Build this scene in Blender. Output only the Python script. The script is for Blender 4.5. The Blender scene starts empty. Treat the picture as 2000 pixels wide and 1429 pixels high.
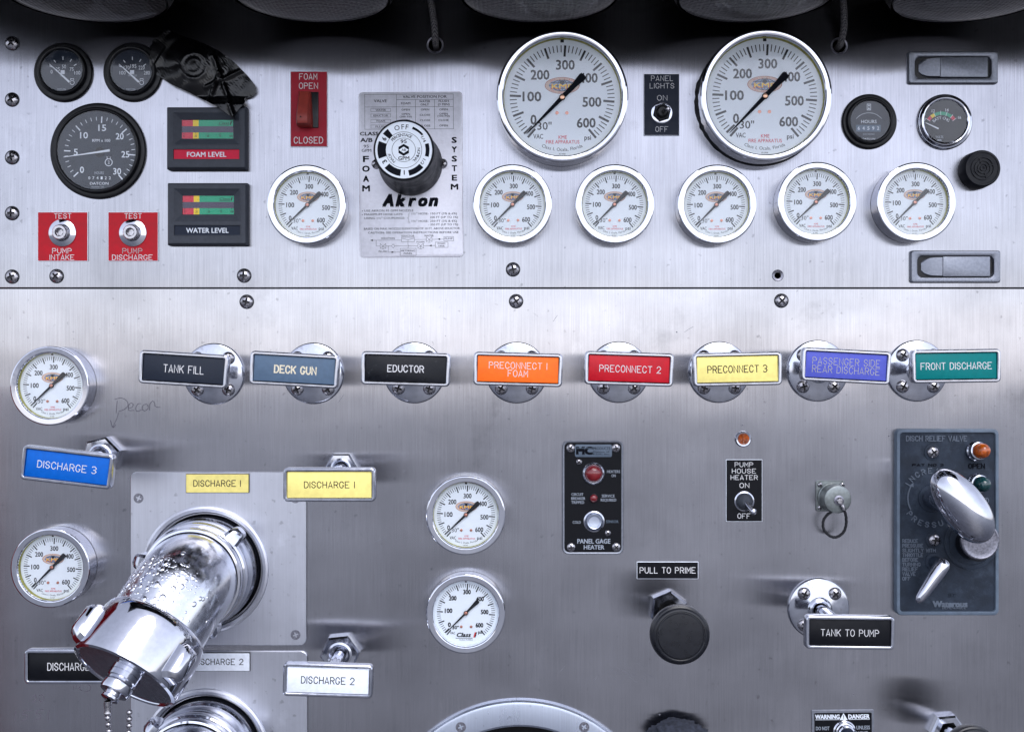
import bpy, bmesh, math, random
from mathutils import Vector, Matrix, noise
random.seed(7)
SC = bpy.context.scene
COL = SC.collection
S = 0.0005            # metres per panel unit
D = 2100.0            # camera distance in panel units
R = math.radians

# ------------------------------------------------------------------ camera
cam_d = bpy.data.cameras.new("camera"); cam = bpy.data.objects.new("camera", cam_d); COL.objects.link(cam)
cam.location = (0, -D*S, 0); cam.rotation_euler = (R(90), 0, 0)
cam_d.sensor_width = 36; cam_d.lens = 36*D/2000.0; cam_d.clip_start = 0.02; cam_d.clip_end = 500
SC.camera = cam

# ------------------------------------------------------------------ light
SUN_EL, SUN_AZ = 46, 166           # azimuth clockwise from +Y (north); panel faces -Y
w = bpy.data.worlds.new("World"); SC.world = w; w.use_nodes = True
nt = w.node_tree; bg = nt.nodes["Background"]
sky = nt.nodes.new("ShaderNodeTexSky"); sky.sky_type = 'NISHITA'; sky.sun_disc = False
sky.sun_elevation = R(SUN_EL); sky.sun_rotation = R(SUN_AZ)
sky.air_density = 1.0; sky.dust_density = 1.0; sky.ozone_density = 2.5; sky.altitude = 100
hs = nt.nodes.new("ShaderNodeHueSaturation"); hs.inputs['Saturation'].default_value = 0.28
nt.links.new(sky.outputs[0], hs.inputs['Color']); tint = nt.nodes.new("ShaderNodeVectorMath"); tint.operation = 'MULTIPLY'; tint.inputs[1].default_value = (.96, .97, 1.07)
nt.links.new(hs.outputs[0], tint.inputs[0]); nt.links.new(tint.outputs[0], bg.inputs['Color'])
bg.inputs['Strength'].default_value = 0.15
sun_d = bpy.data.lights.new("sun", 'SUN'); sun = bpy.data.objects.new("sun", sun_d); COL.objects.link(sun)
sun_d.energy = 0.7; sun_d.angle = R(38); sun_d.color = (1, 0.98, 0.96)
az = R(SUN_AZ); el = R(SUN_EL)
sv = Vector((math.sin(az)*math.cos(el), math.cos(az)*math.cos(el), math.sin(el)))
sun.rotation_euler = sv.to_track_quat('Z', 'Y').to_euler()
SC.view_settings.view_transform = 'Standard'; SC.view_settings.look = 'None'
SC.view_settings.exposure = .88; SC.view_settings.gamma = 1.0
SC.cycles.max_bounces = 8; SC.cycles.transparent_max_bounces = 10
SC.cycles.use_denoising = True

# ------------------------------------------------------------------ materials
def lin(c):
    return tuple(((x/255)/12.92 if x/255 <= 0.04045 else ((x/255+0.055)/1.055)**2.4) for x in c)
def mat(name, col, rough=0.5, metal=0.0, srgb=True, var=0.0, vscale=60, rvar=0.0, bump=0.0, bscale=400,
        coat=0.0, emit=0, trans=0.0, spec=0.5, stretch=None, dirt=None, dscale=40, dlo=.55, dhi=.7):
    m = bpy.data.materials.new(name); m.use_nodes = True; t = m.node_tree; N = t.nodes; L = t.links
    b = N["Principled BSDF"]; c = lin(col) if srgb else col
    b.inputs['Base Color'].default_value = (*c, 1); b.inputs['Roughness'].default_value = rough
    b.inputs['Metallic'].default_value = metal; b.inputs['Coat Weight'].default_value = coat
    b.inputs['Coat Roughness'].default_value = 0.08
    b.inputs['Transmission Weight'].default_value = trans; b.inputs['Specular IOR Level'].default_value = spec
    tc = N.new("ShaderNodeTexCoord"); mp = N.new("ShaderNodeMapping"); L.new(tc.outputs['Object'], mp.inputs[0])
    if stretch: mp.inputs['Scale'].default_value = stretch
    if var or rvar:
        n = N.new("ShaderNodeTexNoise"); n.inputs['Scale'].default_value = vscale; n.inputs['Detail'].default_value = 5
        L.new(mp.outputs[0], n.inputs['Vector'])
        if var:
            mx = N.new("ShaderNodeMix"); mx.data_type = 'RGBA'
            r = N.new("ShaderNodeMapRange"); r.inputs[1].default_value = .35; r.inputs[2].default_value = .65
            L.new(n.outputs[0], r.inputs[0]); L.new(r.outputs[0], mx.inputs[0])
            mx.inputs[6].default_value = (*[x*(1-var) for x in c], 1); mx.inputs[7].default_value = (*[min(1, x*(1+var*.6)) for x in c], 1)
            src = mx.outputs[2]
            if dirt:
                n3 = N.new("ShaderNodeTexNoise"); n3.inputs['Scale'].default_value = dscale; n3.inputs['Detail'].default_value = 8; n3.inputs['Roughness'].default_value = .7
                L.new(tc.outputs['Object'], n3.inputs['Vector'])
                r3 = N.new("ShaderNodeMapRange"); r3.inputs[1].default_value = dlo; r3.inputs[2].default_value = dhi
                L.new(n3.outputs[0], r3.inputs[0])
                m3 = N.new("ShaderNodeMix"); m3.data_type = 'RGBA'; L.new(r3.outputs[0], m3.inputs[0])
                L.new(src, m3.inputs[6]); m3.inputs[7].default_value = (*lin(dirt), 1); src = m3.outputs[2]
            L.new(src, b.inputs['Base Color'])
        if rvar:
            r = N.new("ShaderNodeMapRange"); r.inputs[1].default_value = .3; r.inputs[2].default_value = .7
            r.inputs[3].default_value = max(0.01, rough-rvar); r.inputs[4].default_value = rough+rvar
            L.new(n.outputs[0], r.inputs[0]); L.new(r.outputs[0], b.inputs['Roughness'])
    if bump:
        n2 = N.new("ShaderNodeTexNoise"); n2.inputs['Scale'].default_value = bscale; n2.inputs['Detail'].default_value = 3
        L.new(mp.outputs[0], n2.inputs['Vector'])
        bp = N.new("ShaderNodeBump"); bp.inputs['Strength'].default_value = bump; bp.inputs['Distance'].default_value = 0.0005
        L.new(n2.outputs[0], bp.inputs['Height']); L.new(bp.outputs[0], b.inputs['Normal'])
    if emit:
        b.inputs['Emission Color'].default_value = (*c, 1); b.inputs['Emission Strength'].default_value = emit
    return m

def brushed(name, col, rough, aniso, streak=0.12, rv=0.06, smudge=True, bumpd=0.00002, warp=.0009):
    m = bpy.data.materials.new(name); m.use_nodes = True; t = m.node_tree; N = t.nodes; L = t.links
    b = N["Principled BSDF"]; b.inputs['Metallic'].default_value = 1
    tc = N.new("ShaderNodeTexCoord")
    def nz(scale, vec, detail=4, rg=.55):
        mp = N.new("ShaderNodeMapping"); mp.inputs['Scale'].default_value = vec; L.new(tc.outputs['Object'], mp.inputs[0])
        n = N.new("ShaderNodeTexNoise"); n.inputs['Scale'].default_value = scale; n.inputs['Detail'].default_value = detail
        n.inputs['Roughness'].default_value = rg
        L.new(mp.outputs[0], n.inputs['Vector']); return n.outputs[0]
    def rng(src, a, b_, c, d):
        r = N.new("ShaderNodeMapRange"); r.inputs[1].default_value = a; r.inputs[2].default_value = b_
        r.inputs[3].default_value = c; r.inputs[4].default_value = d; L.new(src, r.inputs[0]); return r.outputs[0]
    def math_(op, a, b_):
        q = N.new("ShaderNodeMath"); q.operation = op
        for i, z in enumerate((a, b_)):
            if isinstance(z, (int, float)): q.inputs[i].default_value = z
            else: L.new(z, q.inputs[i])
        return q.outputs[0]
    fine = nz(800, (1, 1, .02), 2, .6)         # vertical grain
    mid = nz(90, (1, 1, .05), 4)
    big = nz(7, (1, 1, 1), 6, .6)
    spots = nz(160, (1, 1, 1), 3, .5)
    v = math_('ADD', rng(fine, .3, .7, -streak, streak), rng(mid, .3, .7, -streak*.15, streak*.15))
    if smudge:
        v = math_('ADD', v, rng(big, .35, .7, .06, -.2))
        v = math_('SUBTRACT', v, rng(spots, .66, .74, 0, .28))
    if smudge:
        sc = nz(26, (1, 1, .6), 8, .75); v = math_('ADD', v, rng(sc, .60, .72, 0, .13))
        st = nz(11, (1, 1, 1), 7, .7); v = math_('SUBTRACT', v, rng(st, .60, .72, 0, .15))
    v = math_('ADD', v, 1.0)
    mx = N.new("ShaderNodeVectorMath"); mx.operation = 'SCALE'; mx.inputs[0].default_value = col
    L.new(v, mx.inputs['Scale']); L.new(mx.outputs[0], b.inputs['Base Color'])
    rr = math_('ADD', rng(mid, .3, .7, -rv*.5, rv*.5), rng(big, .3, .7, -rv, rv)); L.new(math_('ADD', rr, rough), b.inputs['Roughness'])
    b.inputs['Anisotropic'].default_value = aniso; b.inputs['Anisotropic Rotation'].default_value = 0
    tg = N.new("ShaderNodeTangent"); tg.direction_type = 'UV_MAP'; tg.uv_map = "UVMap"; L.new(tg.outputs[0], b.inputs['Tangent'])
    bp = N.new("ShaderNodeBump"); bp.inputs['Strength'].default_value = .5; bp.inputs['Distance'].default_value = bumpd
    L.new(fine, bp.inputs['Height'])
    wn = nz(5, (1, 1, 1.5), 2, .5); bw = N.new("ShaderNodeBump"); bw.inputs['Strength'].default_value = 1; bw.inputs['Distance'].default_value = warp
    L.new(wn, bw.inputs['Height']); L.new(bp.outputs[0], bw.inputs['Normal']); L.new(bw.outputs[0], b.inputs['Normal'])
    return m

M = {}
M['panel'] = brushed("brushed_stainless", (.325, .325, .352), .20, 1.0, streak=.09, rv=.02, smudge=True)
M['panel2'] = brushed("brushed_stainless_lower", (.41, .41, .44), .21, 1.0, streak=.075, rv=.03, smudge=True)  # same steel as the upper sheet, coloured paler to lift its darker reflection
M['plate'] = brushed("satin_aluminium", (.60, .615, .68), .38, .1, streak=.04)
M['ringplate'] = brushed("machined_aluminium", (.62, .68, .80), .28, .1, streak=.05)
M['akronplate'] = mat("etched_plate", (226, 226, 234), .42, .3, var=.07, vscale=300, rvar=.06, dirt=(176, 170, 176), dscale=90, dlo=.6, dhi=.85)
M['chrome'] = mat("chrome", (200, 202, 211), .07, 1, var=.05, vscale=200, rvar=.045, bump=.03, bscale=60)
M['chrome_dull'] = mat("worn_chrome", (186, 189, 199), .13, 1, var=.08, vscale=150, rvar=.08, bump=.03, bscale=160, dirt=(150, 148, 150), dscale=130, dlo=.58, dhi=.75)
M['chrome_wet'] = mat("wet_chrome", (224, 227, 236), .17, 1, var=.08, vscale=160, rvar=.08, bump=.16, bscale=120)
M['steel'] = mat("screw_steel", (176, 174, 178), .24, 1, var=.3, vscale=500, rvar=.1, bump=.1, bscale=500)
M['steel_flat'] = mat("flat_screw_steel", (140, 140, 150), .4, 1, var=.3, vscale=500, rvar=.1)
M['recess'] = mat('screw_recess_shade', (46, 45, 48), .45, .8, var=.3, vscale=600)  # shade inside the cross slots, put into a darker steel colour
M['black'] = mat("black_plastic", (14, 15, 19), .34, var=.2, vscale=200, rvar=.08, spec=.3)
M['blackmatte'] = mat("matte_black", (20, 22, 29), .45, spec=.25, var=.25, vscale=120, rvar=.1, bump=.15, bscale=900)
M['knobblack'] = mat('knob_phenolic', (17, 19, 26), .3, var=.15, vscale=160, rvar=.06, spec=.5)
M['void'] = mat("cavity_shade", (6, 6, 8), .9)  # near-black colour stands in for shade inside holes and gaps
M['greyplastic'] = mat("grey_plastic", (62, 66, 74), .5, spec=.25, var=.1, vscale=300, bump=.25, bscale=2500)
M['latch'] = mat("latch_pot_metal", (134, 138, 148), .38, .7, var=.12, vscale=500, bump=.3, bscale=1500)
M['cast'] = mat("cast_blue_grey", (38, 47, 60), .55, 0, var=.25, vscale=90, bump=.35, bscale=1100, spec=.25, dirt=(62, 72, 86), dscale=70, dlo=.5, dhi=.8)
M['castrim'] = mat("cast_rim", (92, 106, 122), .5, .1, var=.15, vscale=120, bump=.3, bscale=1100)
M['castletter'] = mat("cast_letter_lit", (86, 96, 110), .55, 0, var=.15, vscale=200)  # same casting, coloured paler for the light caught by raised letters
M['olive'] = mat("olive_anodised", (132, 138, 138), .36, .8, var=.15, vscale=300, bump=.15, bscale=1000)
M['dial'] = mat("dial_white", (226, 234, 242), .5, var=.03, vscale=40)
M['dialblack'] = mat("dial_black", (12, 14, 19), .6, spec=.1, var=.3, vscale=250)
M['dialslate'] = mat("dial_slate", (34, 42, 56), .6, spec=.1, var=.1, vscale=200)
M['ink'] = mat("black_ink", (12, 15, 24), .7, spec=.1)
M['inkred'] = mat("red_ink", (206, 40, 66), .6)
M['inkwhite'] = mat("white_ink", (224, 230, 238), .6)
M['inkdim'] = mat("faded_white_ink", (150, 158, 170), .6)
M['engrave'] = mat("engraved_white", (214, 214, 216), .6, var=.12, vscale=500)
M['engravedim'] = mat("engraved_grey", (168, 166, 168), .6, var=.2, vscale=500)
M['engravegold'] = mat("engraved_cream", (222, 212, 186), .6, var=.2, vscale=500)
M['engraveink'] = mat("engraved_black", (14, 13, 14), .6)
M['copper'] = mat("copper", (190, 130, 112), .35, .8, var=.15, vscale=600)
M['brass'] = mat("pale_brass", (214, 170, 140), .3, .8)
M['gasket'] = mat("olive_gasket", (150, 146, 40), .5, var=.3, vscale=300)
M['tan'] = mat("logo_tan", (206, 180, 164), .6); M['logoring'] = mat("logo_ring", (168, 96, 74), .6); M['logoblue'] = mat("logo_blue", (132, 150, 182), .6)
M['logoyellow'] = mat("logo_yellow", (246, 206, 40), .6); M['logored'] = mat("logo_red", (200, 44, 40), .6)
lab = dict(red=(186, 24, 40), darkred=(164, 30, 48), black=(10, 12, 18), slate=(84, 104, 126), navy=(32, 39, 54), yellow=(244, 228, 138),
           orange=(255, 112, 36), purple=(84, 92, 186), teal=(0, 116, 116), blue=(0, 92, 186), white=(232, 238, 248), darkgrey=(34, 40, 52),
           strip_red=(206, 34, 64), strip_green=(0, 160, 118), strip_yellow=(240, 206, 20), smoke=(74, 66, 88))
for k, c in lab.items():
    M['l_'+k] = mat("laminate_"+k, c, .45, var=.07, vscale=220, rvar=.1, spec=.16)
M['l_worn'] = mat("laminate_black_worn", (12, 15, 22), .35, spec=.2, var=.2, vscale=200, rvar=.12, dirt=(120, 124, 130), dscale=260, dlo=.66, dhi=.74)
M['l_red'] = mat("laminate_red", (186, 20, 36), .4, spec=.2, var=.1, vscale=120, rvar=.1, dirt=(150, 60, 66), dscale=160, dlo=.66, dhi=.74)
M['guard'] = mat("brick_red_guard", (146, 52, 42), .5, var=.15, vscale=160, bump=.15, bscale=500)
M['redlens'] = mat("red_lens", (118, 6, 18), .12, coat=.6, var=.3, vscale=150); M['amberlens'] = mat("amber_lens", (168, 76, 8), .12, coat=.6, var=.5, vscale=260)
M['greenlens'] = mat("green_lens", (6, 52, 54), .1, coat=.6, var=.3, vscale=150)
M['button'] = mat("satin_button", (196, 204, 220), .3, .8)
M['redpaint'] = mat("red_body_paint", (112, 8, 18), .18, coat=.8)
M['asphalt'] = mat("wet_asphalt", (74, 75, 82), .42, var=.3, vscale=3, bump=.3, bscale=60)
M['hood'] = mat("dark_hood_paint", (20, 19, 22), .6, spec=.2, var=.3, vscale=12)
M['fabric'] = mat("dark_knit", (46, 50, 62), .9, var=.4, vscale=260, bump=1, bscale=500)
M['cord'] = mat("black_cord", (18, 20, 26), .7)
M['pencil'] = mat("marker_line", (74, 72, 84), .7); M['pencilfaint'] = mat("faded_marker_line", (98, 92, 104), .7)
M['residue'] = mat("dried_residue", (120, 120, 130), .8)

def tape_mat():
    m = mat("black_tape", (4, 4, 6), .2, spec=.4); N = m.node_tree.nodes; L = m.node_tree.links; b = N["Principled BSDF"]
    tc = N.new("ShaderNodeTexCoord"); wv = N.new("ShaderNodeTexWave"); wv.inputs['Scale'].default_value = 130; wv.inputs['Distortion'].default_value = 9
    wv.inputs['Detail'].default_value = 2
    mp = N.new("ShaderNodeMapping"); mp.inputs['Rotation'].default_value = (0, R(35), 0)
    L.new(tc.outputs['Object'], mp.inputs[0]); L.new(mp.outputs[0], wv.inputs['Vector'])
    bp = N.new("ShaderNodeBump"); bp.inputs['Strength'].default_value = .16; bp.inputs['Distance'].default_value = .0005
    L.new(wv.outputs[0], bp.inputs['Height']); L.new(bp.outputs[0], b.inputs['Normal']); return m
M['tape'] = tape_mat()
def lens_mat():
    m = mat("patterned_lens", (36, 30, 31), .3, var=.3, vscale=14, coat=.3); N = m.node_tree.nodes; L = m.node_tree.links; b = N["Principled BSDF"]
    tc = N.new("ShaderNodeTexCoord"); vo = N.new("ShaderNodeTexVoronoi"); vo.inputs['Scale'].default_value = 260; vo.inputs['Randomness'].default_value = .25
    L.new(tc.outputs['Object'], vo.inputs['Vector'])
    bp = N.new("ShaderNodeBump"); bp.inputs['Strength'].default_value = 1; bp.inputs['Distance'].default_value = .002
    L.new(vo.outputs['Distance'], bp.inputs['Height']); L.new(bp.outputs[0], b.inputs['Normal']); return m
M['lamplens'] = lens_mat()
def braid_mat():
    m = mat("braided_sleeve", (60, 58, 60), .55); N = m.node_tree.nodes; L = m.node_tree.links; b = N["Principled BSDF"]
    tc = N.new("ShaderNodeTexCoord"); ch = N.new("ShaderNodeTexChecker"); ch.inputs['Scale'].default_value = 900
    mp = N.new("ShaderNodeMapping"); mp.inputs['Rotation'].default_value = (0, R(45), 0)
    L.new(tc.outputs['Object'], mp.inputs[0]); L.new(mp.outputs[0], ch.inputs['Vector'])
    ch.inputs[1].default_value = (.012, .012, .014, 1); ch.inputs[2].default_value = (.22, .21, .21, 1); L.new(ch.outputs[0], b.inputs['Base Color']); return m
M['braid'] = braid_mat()
def glass_mat(name, r=0.03, base=.06, tint=(1, 1, 1)):
    m = bpy.data.materials.new(name); m.use_nodes = True; t = m.node_tree; N = t.nodes; L = t.links; N.remove(N["Principled BSDF"])
    out = N["Material Output"]; tr = N.new("ShaderNodeBsdfTransparent"); tr.inputs[0].default_value = (*tint, 1)
    gl = N.new("ShaderNodeBsdfGlossy"); gl.inputs['Roughness'].default_value = r
    lw = N.new("ShaderNodeLayerWeight"); lw.inputs[0].default_value = .3
    mr = N.new("ShaderNodeMapRange"); mr.inputs[3].default_value = base; mr.inputs[4].default_value = .8
    L.new(lw.outputs['Facing'], mr.inputs[0])
    tc = N.new("ShaderNodeTexCoord"); n = N.new("ShaderNodeTexNoise"); n.inputs['Scale'].default_value = 90; n.inputs['Detail'].default_value = 6
    L.new(tc.outputs['Object'], n.inputs['Vector']); mr2 = N.new("ShaderNodeMapRange"); mr2.inputs[1].default_value = .35; mr2.inputs[2].default_value = .75
    mr2.inputs[3].default_value = r; mr2.inputs[4].default_value = r+.25; L.new(n.outputs[0], mr2.inputs[0]); L.new(mr2.outputs[0], gl.inputs['Roughness'])
    mx = N.new("ShaderNodeMixShader"); L.new(mr.outputs[0], mx.inputs[0]); L.new(tr.outputs[0], mx.inputs[1]); L.new(gl.outputs[0], mx.inputs[2])
    L.new(mx.outputs[0], out.inputs['Surface']); return m
M['glass'] = glass_mat("gauge_glass", .02, .045); M['glassdark'] = glass_mat("instrument_glass", .02, .022); M['glassclear'] = glass_mat("display_glass", .03, .012)
def water_mat():
    m = mat("water", (255, 255, 255), .0); b = m.node_tree.nodes["Principled BSDF"]
    b.inputs['Transmission Weight'].default_value = 1; b.inputs['IOR'].default_value = 1.33; return m
M['water'] = water_mat()

# ------------------------------------------------------------------ mesh builder: points are (x, z, d), d = distance out of the panel
def V(x, z, d=0): return Vector((x, z, d))
def frame_of(ax):
    ax = Vector(ax).normalized()
    h = Vector((1, 0, 0)) if abs(ax.x) < .9 else Vector((0, 1, 0))
    u = (h - ax*h.dot(ax)).normalized(); v = ax.cross(u); return u, v, ax
class MB:
    def __init__(s): s.v = []; s.f = []; s.m = []; s.mats = []
    def mi(s, m):
        m = M[m] if isinstance(m, str) else m
        if m not in s.mats: s.mats.append(m)
        return s.mats.index(m)
    def add(s, vs, fs, m):
        o = len(s.v); k = s.mi(m); s.v += [tuple(p) for p in vs]
        for f in fs: s.f.append([i+o for i in f]); s.m.append(k)
    def loft(s, loops, m, cap0=False, cap1=True, closed=True):
        n = len(loops[0]); vs = [p for l in loops for p in l]; fs = []
        for i in range(len(loops)-1):
            for j in range(n if closed else n-1):
                a = i*n+j; b = i*n+(j+1) % n; fs.append([a, b, b+n, a+n])
        if cap0: fs.append(list(range(n)))
        if cap1: fs.append(list(range((len(loops)-1)*n, len(loops)*n)))
        s.add(vs, fs, m)
    def lathe(s, prof, m, o=(0, 0, 0), ax=(0, 0, 1), seg=32, cap0=False, cap1=True, rot=0, rfun=None):
        u, v, a = frame_of(ax); o = Vector(o); loops = []
        for i, (r, t) in enumerate(prof):
            l = []
            for j in range(seg):
                th = 2*math.pi*j/seg+rot; rr = r if rfun is None else rfun(i, j, r)
                l.append(o+a*t+(u*math.cos(th)+v*math.sin(th))*rr)
            loops.append(l)
        s.loft(loops, m, cap0, cap1)
    def rr(s, prof, m, c=(0, 0), cap0=False, cap1=True, rot=0, k=5, tilt=None):
        loops = []
        for (hw, hh, r, d) in prof:
            r = max(0.01, min(r, hw, hh)); l = []
            for qx, qz, a0 in ((1, 1, 0), (-1, 1, 90), (-1, -1, 180), (1, -1, 270)):
                for i in range(k):
                    a = R(a0+90*i/(k-1)); x = qx*(hw-r)+r*math.cos(a); z = qz*(hh-r)+r*math.sin(a)
                    x, z = x*math.cos(rot)-z*math.sin(rot), x*math.sin(rot)+z*math.cos(rot)
                    l.append(V(c[0]+x, c[1]+z, d))
            loops.append(l)
        s.loft(loops, m, cap0, cap1)
    def tube(s, pts, r, m, seg=12, cap=True):
        pts = [Vector(p) for p in pts]; rs = r if isinstance(r, (list, tuple)) else [r]*len(pts); loops = []; u = None
        for i, p in enumerate(pts):
            t = (pts[min(i+1, len(pts)-1)]-pts[max(i-1, 0)]).normalized()
            if u is None: u, v, _ = frame_of(t)
            else: u = (u-t*u.dot(t)).normalized(); v = t.cross(u)
            loops.append([p+(u*math.cos(2*math.pi*j/seg)+v*math.sin(2*math.pi*j/seg))*rs[i] for j in range(seg)])
        s.loft(loops, m, cap, cap)
    def quad(s, x0, x1, z0, z1, d, m): s.add([V(x0, z0, d), V(x1, z0, d), V(x1, z1, d), V(x0, z1, d)], [[0, 1, 2, 3]], m)
    def box(s, x0, x1, z0, z1, d0, d1, m, b=0):
        cx, cz = (x0+x1)/2, (z0+z1)/2; hw, hh = abs(x1-x0)/2, abs(z1-z0)/2
        if b: s.rr([(hw, hh, .1+b, d0), (hw, hh, .1+b, d1-b), (hw-b*.3, hh-b*.3, b, d1-b*.3), (hw-b, hh-b, b*.5, d1)], m, (cx, cz), True, True, k=3)
        else: s.add([V(x, z, d) for d in (d0, d1) for z in (z0, z1) for x in (x0, x1)], [[0, 1, 3, 2], [4, 5, 7, 6], [0, 1, 5, 4], [2, 3, 7, 6], [0, 2, 6, 4], [1, 3, 7, 5]], m)
    def ellipsoid(s, c, ra, rb, rc, m, ax=(0, 0, 1), n=10, seg=16, e=1.0):
        prof = []
        u, v, a = frame_of(ax); c = Vector(c); loops = []
        for i in range(1, n):
            th = math.pi*i/n; loops.append([c-a*rc*math.cos(th)+(u*ra*math.cos(2*math.pi*j/seg)+v*rb*math.sin(2*math.pi*j/seg))*math.sin(th) for j in range(seg)])
        s.loft(loops, m, True, True)
    def disc(s, c, r, d, m, seg=32): s.add([V(c[0]+r*math.cos(2*math.pi*j/seg), c[1]+r*math.sin(2*math.pi*j/seg), d) for j in range(seg)], [list(range(seg))], m)
    def build(s, name, parent=None, ang=35, recalc=True, uv=False, at=None):
        me = bpy.data.meshes.new(name)
        me.from_pydata([(x*S, -d*S, z*S) for x, z, d in s.v], [], s.f)
        for m in s.mats: me.materials.append(m)
        me.polygons.foreach_set('material_index', s.m)
        if uv:
            ul = me.uv_layers.new(name="UVMap")
            for lp in me.loops: co = me.vertices[lp.vertex_index].co; ul.data[lp.index].uv = (co.x, co.z)
        if recalc:
            bm = bmesh.new(); bm.from_mesh(me); bmesh.ops.recalc_face_normals(bm, faces=bm.faces); bm.to_mesh(me); bm.free()
        me.shade_smooth(); me.set_sharp_from_angle(angle=R(ang)); me.update()
        o = bpy.data.objects.new(name, me); COL.objects.link(o)
        if parent is not None: o.parent = parent
        if at: o.location = (at[0]*S, -(at[2] if len(at) > 2 else 0)*S, at[1]*S)
        return o

def rel(px, py, d=0):
    k = (D-d)/D; return (px-1000)*k, (714.5-py)*k
LABELS = []
def thing(name, label, cat, x, z, d=0, rot=0, group=None):
    o = bpy.data.objects.new(name, None); COL.objects.link(o); o.empty_display_size = .01
    o.location = (x*S, -d*S, z*S); o.rotation_euler = (0, -rot, 0)
    o['label'] = label; o['category'] = cat
    if group: o['group'] = group
    return o
def struct(o): o['kind'] = 'structure'; return o
def tag(o, label, cat, group=None):
    o['label'] = label; o['category'] = cat
    if group: o['group'] = group
    return o
KIDS = {}
def copy_tree(o, parent=None):
    c = o.copy(); COL.objects.link(c)
    if parent is not None: c.parent = parent
    for ch in list(o.children): copy_tree(ch, c)
    return c

# ------------------------------------------------------------------ lettering
_tc = {}
def text_geo(s, bold=0.0, shear=0.0):
    key = (s, bold, shear)
    if key not in _tc:
        cu = bpy.data.curves.new("t", 'FONT'); cu.body = s; cu.resolution_u = 2; cu.offset = bold; cu.shear = shear; cu.fill_mode = 'FRONT'
        ob = bpy.data.objects.new("t", cu); COL.objects.link(ob)
        me = bpy.data.meshes.new_from_object(ob)
        vs = [(v.co.x, v.co.y) for v in me.vertices]; fs = [list(p.vertices) for p in me.polygons]
        bpy.data.objects.remove(ob); bpy.data.curves.remove(cu); bpy.data.meshes.remove(me)
        if vs: xs = [v[0] for v in vs]; bb = (min(xs), max(xs))
        else: bb = (0, .25)
        _tc[key] = (vs, fs, bb)
    return _tc[key]
CAP = [None]
def cap():
    if CAP[0] is None:
        vs = text_geo('H')[0]; ys = [v[1] for v in vs]; CAP[0] = max(ys)-min(ys)
    return CAP[0]
def txt(mb, s, cx, cz, h, m, d, w=None, bold=0.02, shear=0, rot=0, align='C'):
    sh = [(0, 0)] if bold < .008 else ([(-bold, -bold*.6), (bold, bold*.6), (-bold, bold*.6), (bold, -bold*.6)]+([(0, 0)] if bold > .04 else [])); bold = 0
    if h < 6: sh = [(-.015, 0), (.015, 0)]
    vs, fs, bb = text_geo(s, bold, shear); k = h/cap(); wn = max(1e-6, (bb[1]-bb[0])*k); kx = k*(w/wn if w else 1)
    ox = {'C': (bb[0]+bb[1])/2, 'L': bb[0], 'R': bb[1]}[align]; out = []
    for i, q in enumerate(sh):
        out = []
        for x, y in vs:
            X = (x-ox)*kx+q[0]*k*.8; Z = y*k-h/2+q[1]*k; out.append(V(cx+X*math.cos(rot)-Z*math.sin(rot), cz+X*math.sin(rot)+Z*math.cos(rot), d+.03*i))
        mb.add(out, fs, m)
def arc_txt(mb, s, c, r, mid, span, h, m, d, bottom=False, bold=.02, kx=1.0):
    gl = [text_geo(ch, 0) for ch in s]; k = h/cap()
    wd = [((g[2][1]-g[2][0]) if ch != ' ' else .3)+.12 for g, ch in zip(gl, s)]; tot = sum(wd); a = 0
    for g, wch, ch in zip(gl, wd, s):
        f = (a+wch/2)/tot-.5; a += wch
        th = mid+(f*span if bottom else -f*span)
        if ch == ' ': continue
        cx = c[0]+r*math.cos(th); cz = c[1]+r*math.sin(th); ro = th+math.pi/2 if bottom else th-math.pi/2
        vs, fs, bb = g; out = []
        for x, y in vs:
            X = (x-(bb[0]+bb[1])/2)*k*kx; Z = y*k-h/2; out.append(V(cx+X*math.cos(ro)-Z*math.sin(ro), cz+X*math.sin(ro)+Z*math.cos(ro), d))
        mb.add(out, fs, m)
GL = {'A': "00 38 60/12 52", 'B': "04 44 55 66 57 48 08 00 40 51 62 53 44", 'C': "66 57 48 28 17 06 02 11 20 40 51 62", 'D': "00 08 38 57 65 63 51 30 00",
 'E': "68 08 00 60/04 44", 'F': "68 08 00/04 44", 'G': "66 57 48 28 17 06 02 11 20 40 51 63 43", 'H': "08 00/68 60/04 64", 'I': "08 00", 'K': "08 00/68 03/25 60",
 'L': "08 00 50", 'M': "00 08 33 68 60", 'N': "00 08 60 68", 'O': "28 48 57 66 62 51 40 20 11 02 06 17 28", 'P': "00 08 48 57 66 65 54 44 04",
 'R': "00 08 48 57 66 65 54 44 04/34 60", 'S': "66 57 48 28 17 06 15 24 44 53 62 51 40 20 11 02", 'T': "38 30/08 68", 'U': "08 02 11 20 40 51 62 68",
 'V': "08 30 68", 'W': "08 10 36 50 68", 'Y': "08 34 68/34 30", 'X': "08 60/68 00", 'Z': "08 68 00 60", '1': "08 00", '2': "06 17 28 48 57 66 65 00 60", '3': "07 18 48 57 66 55 44/24 44 53 62 51 40 10 01"}
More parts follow.
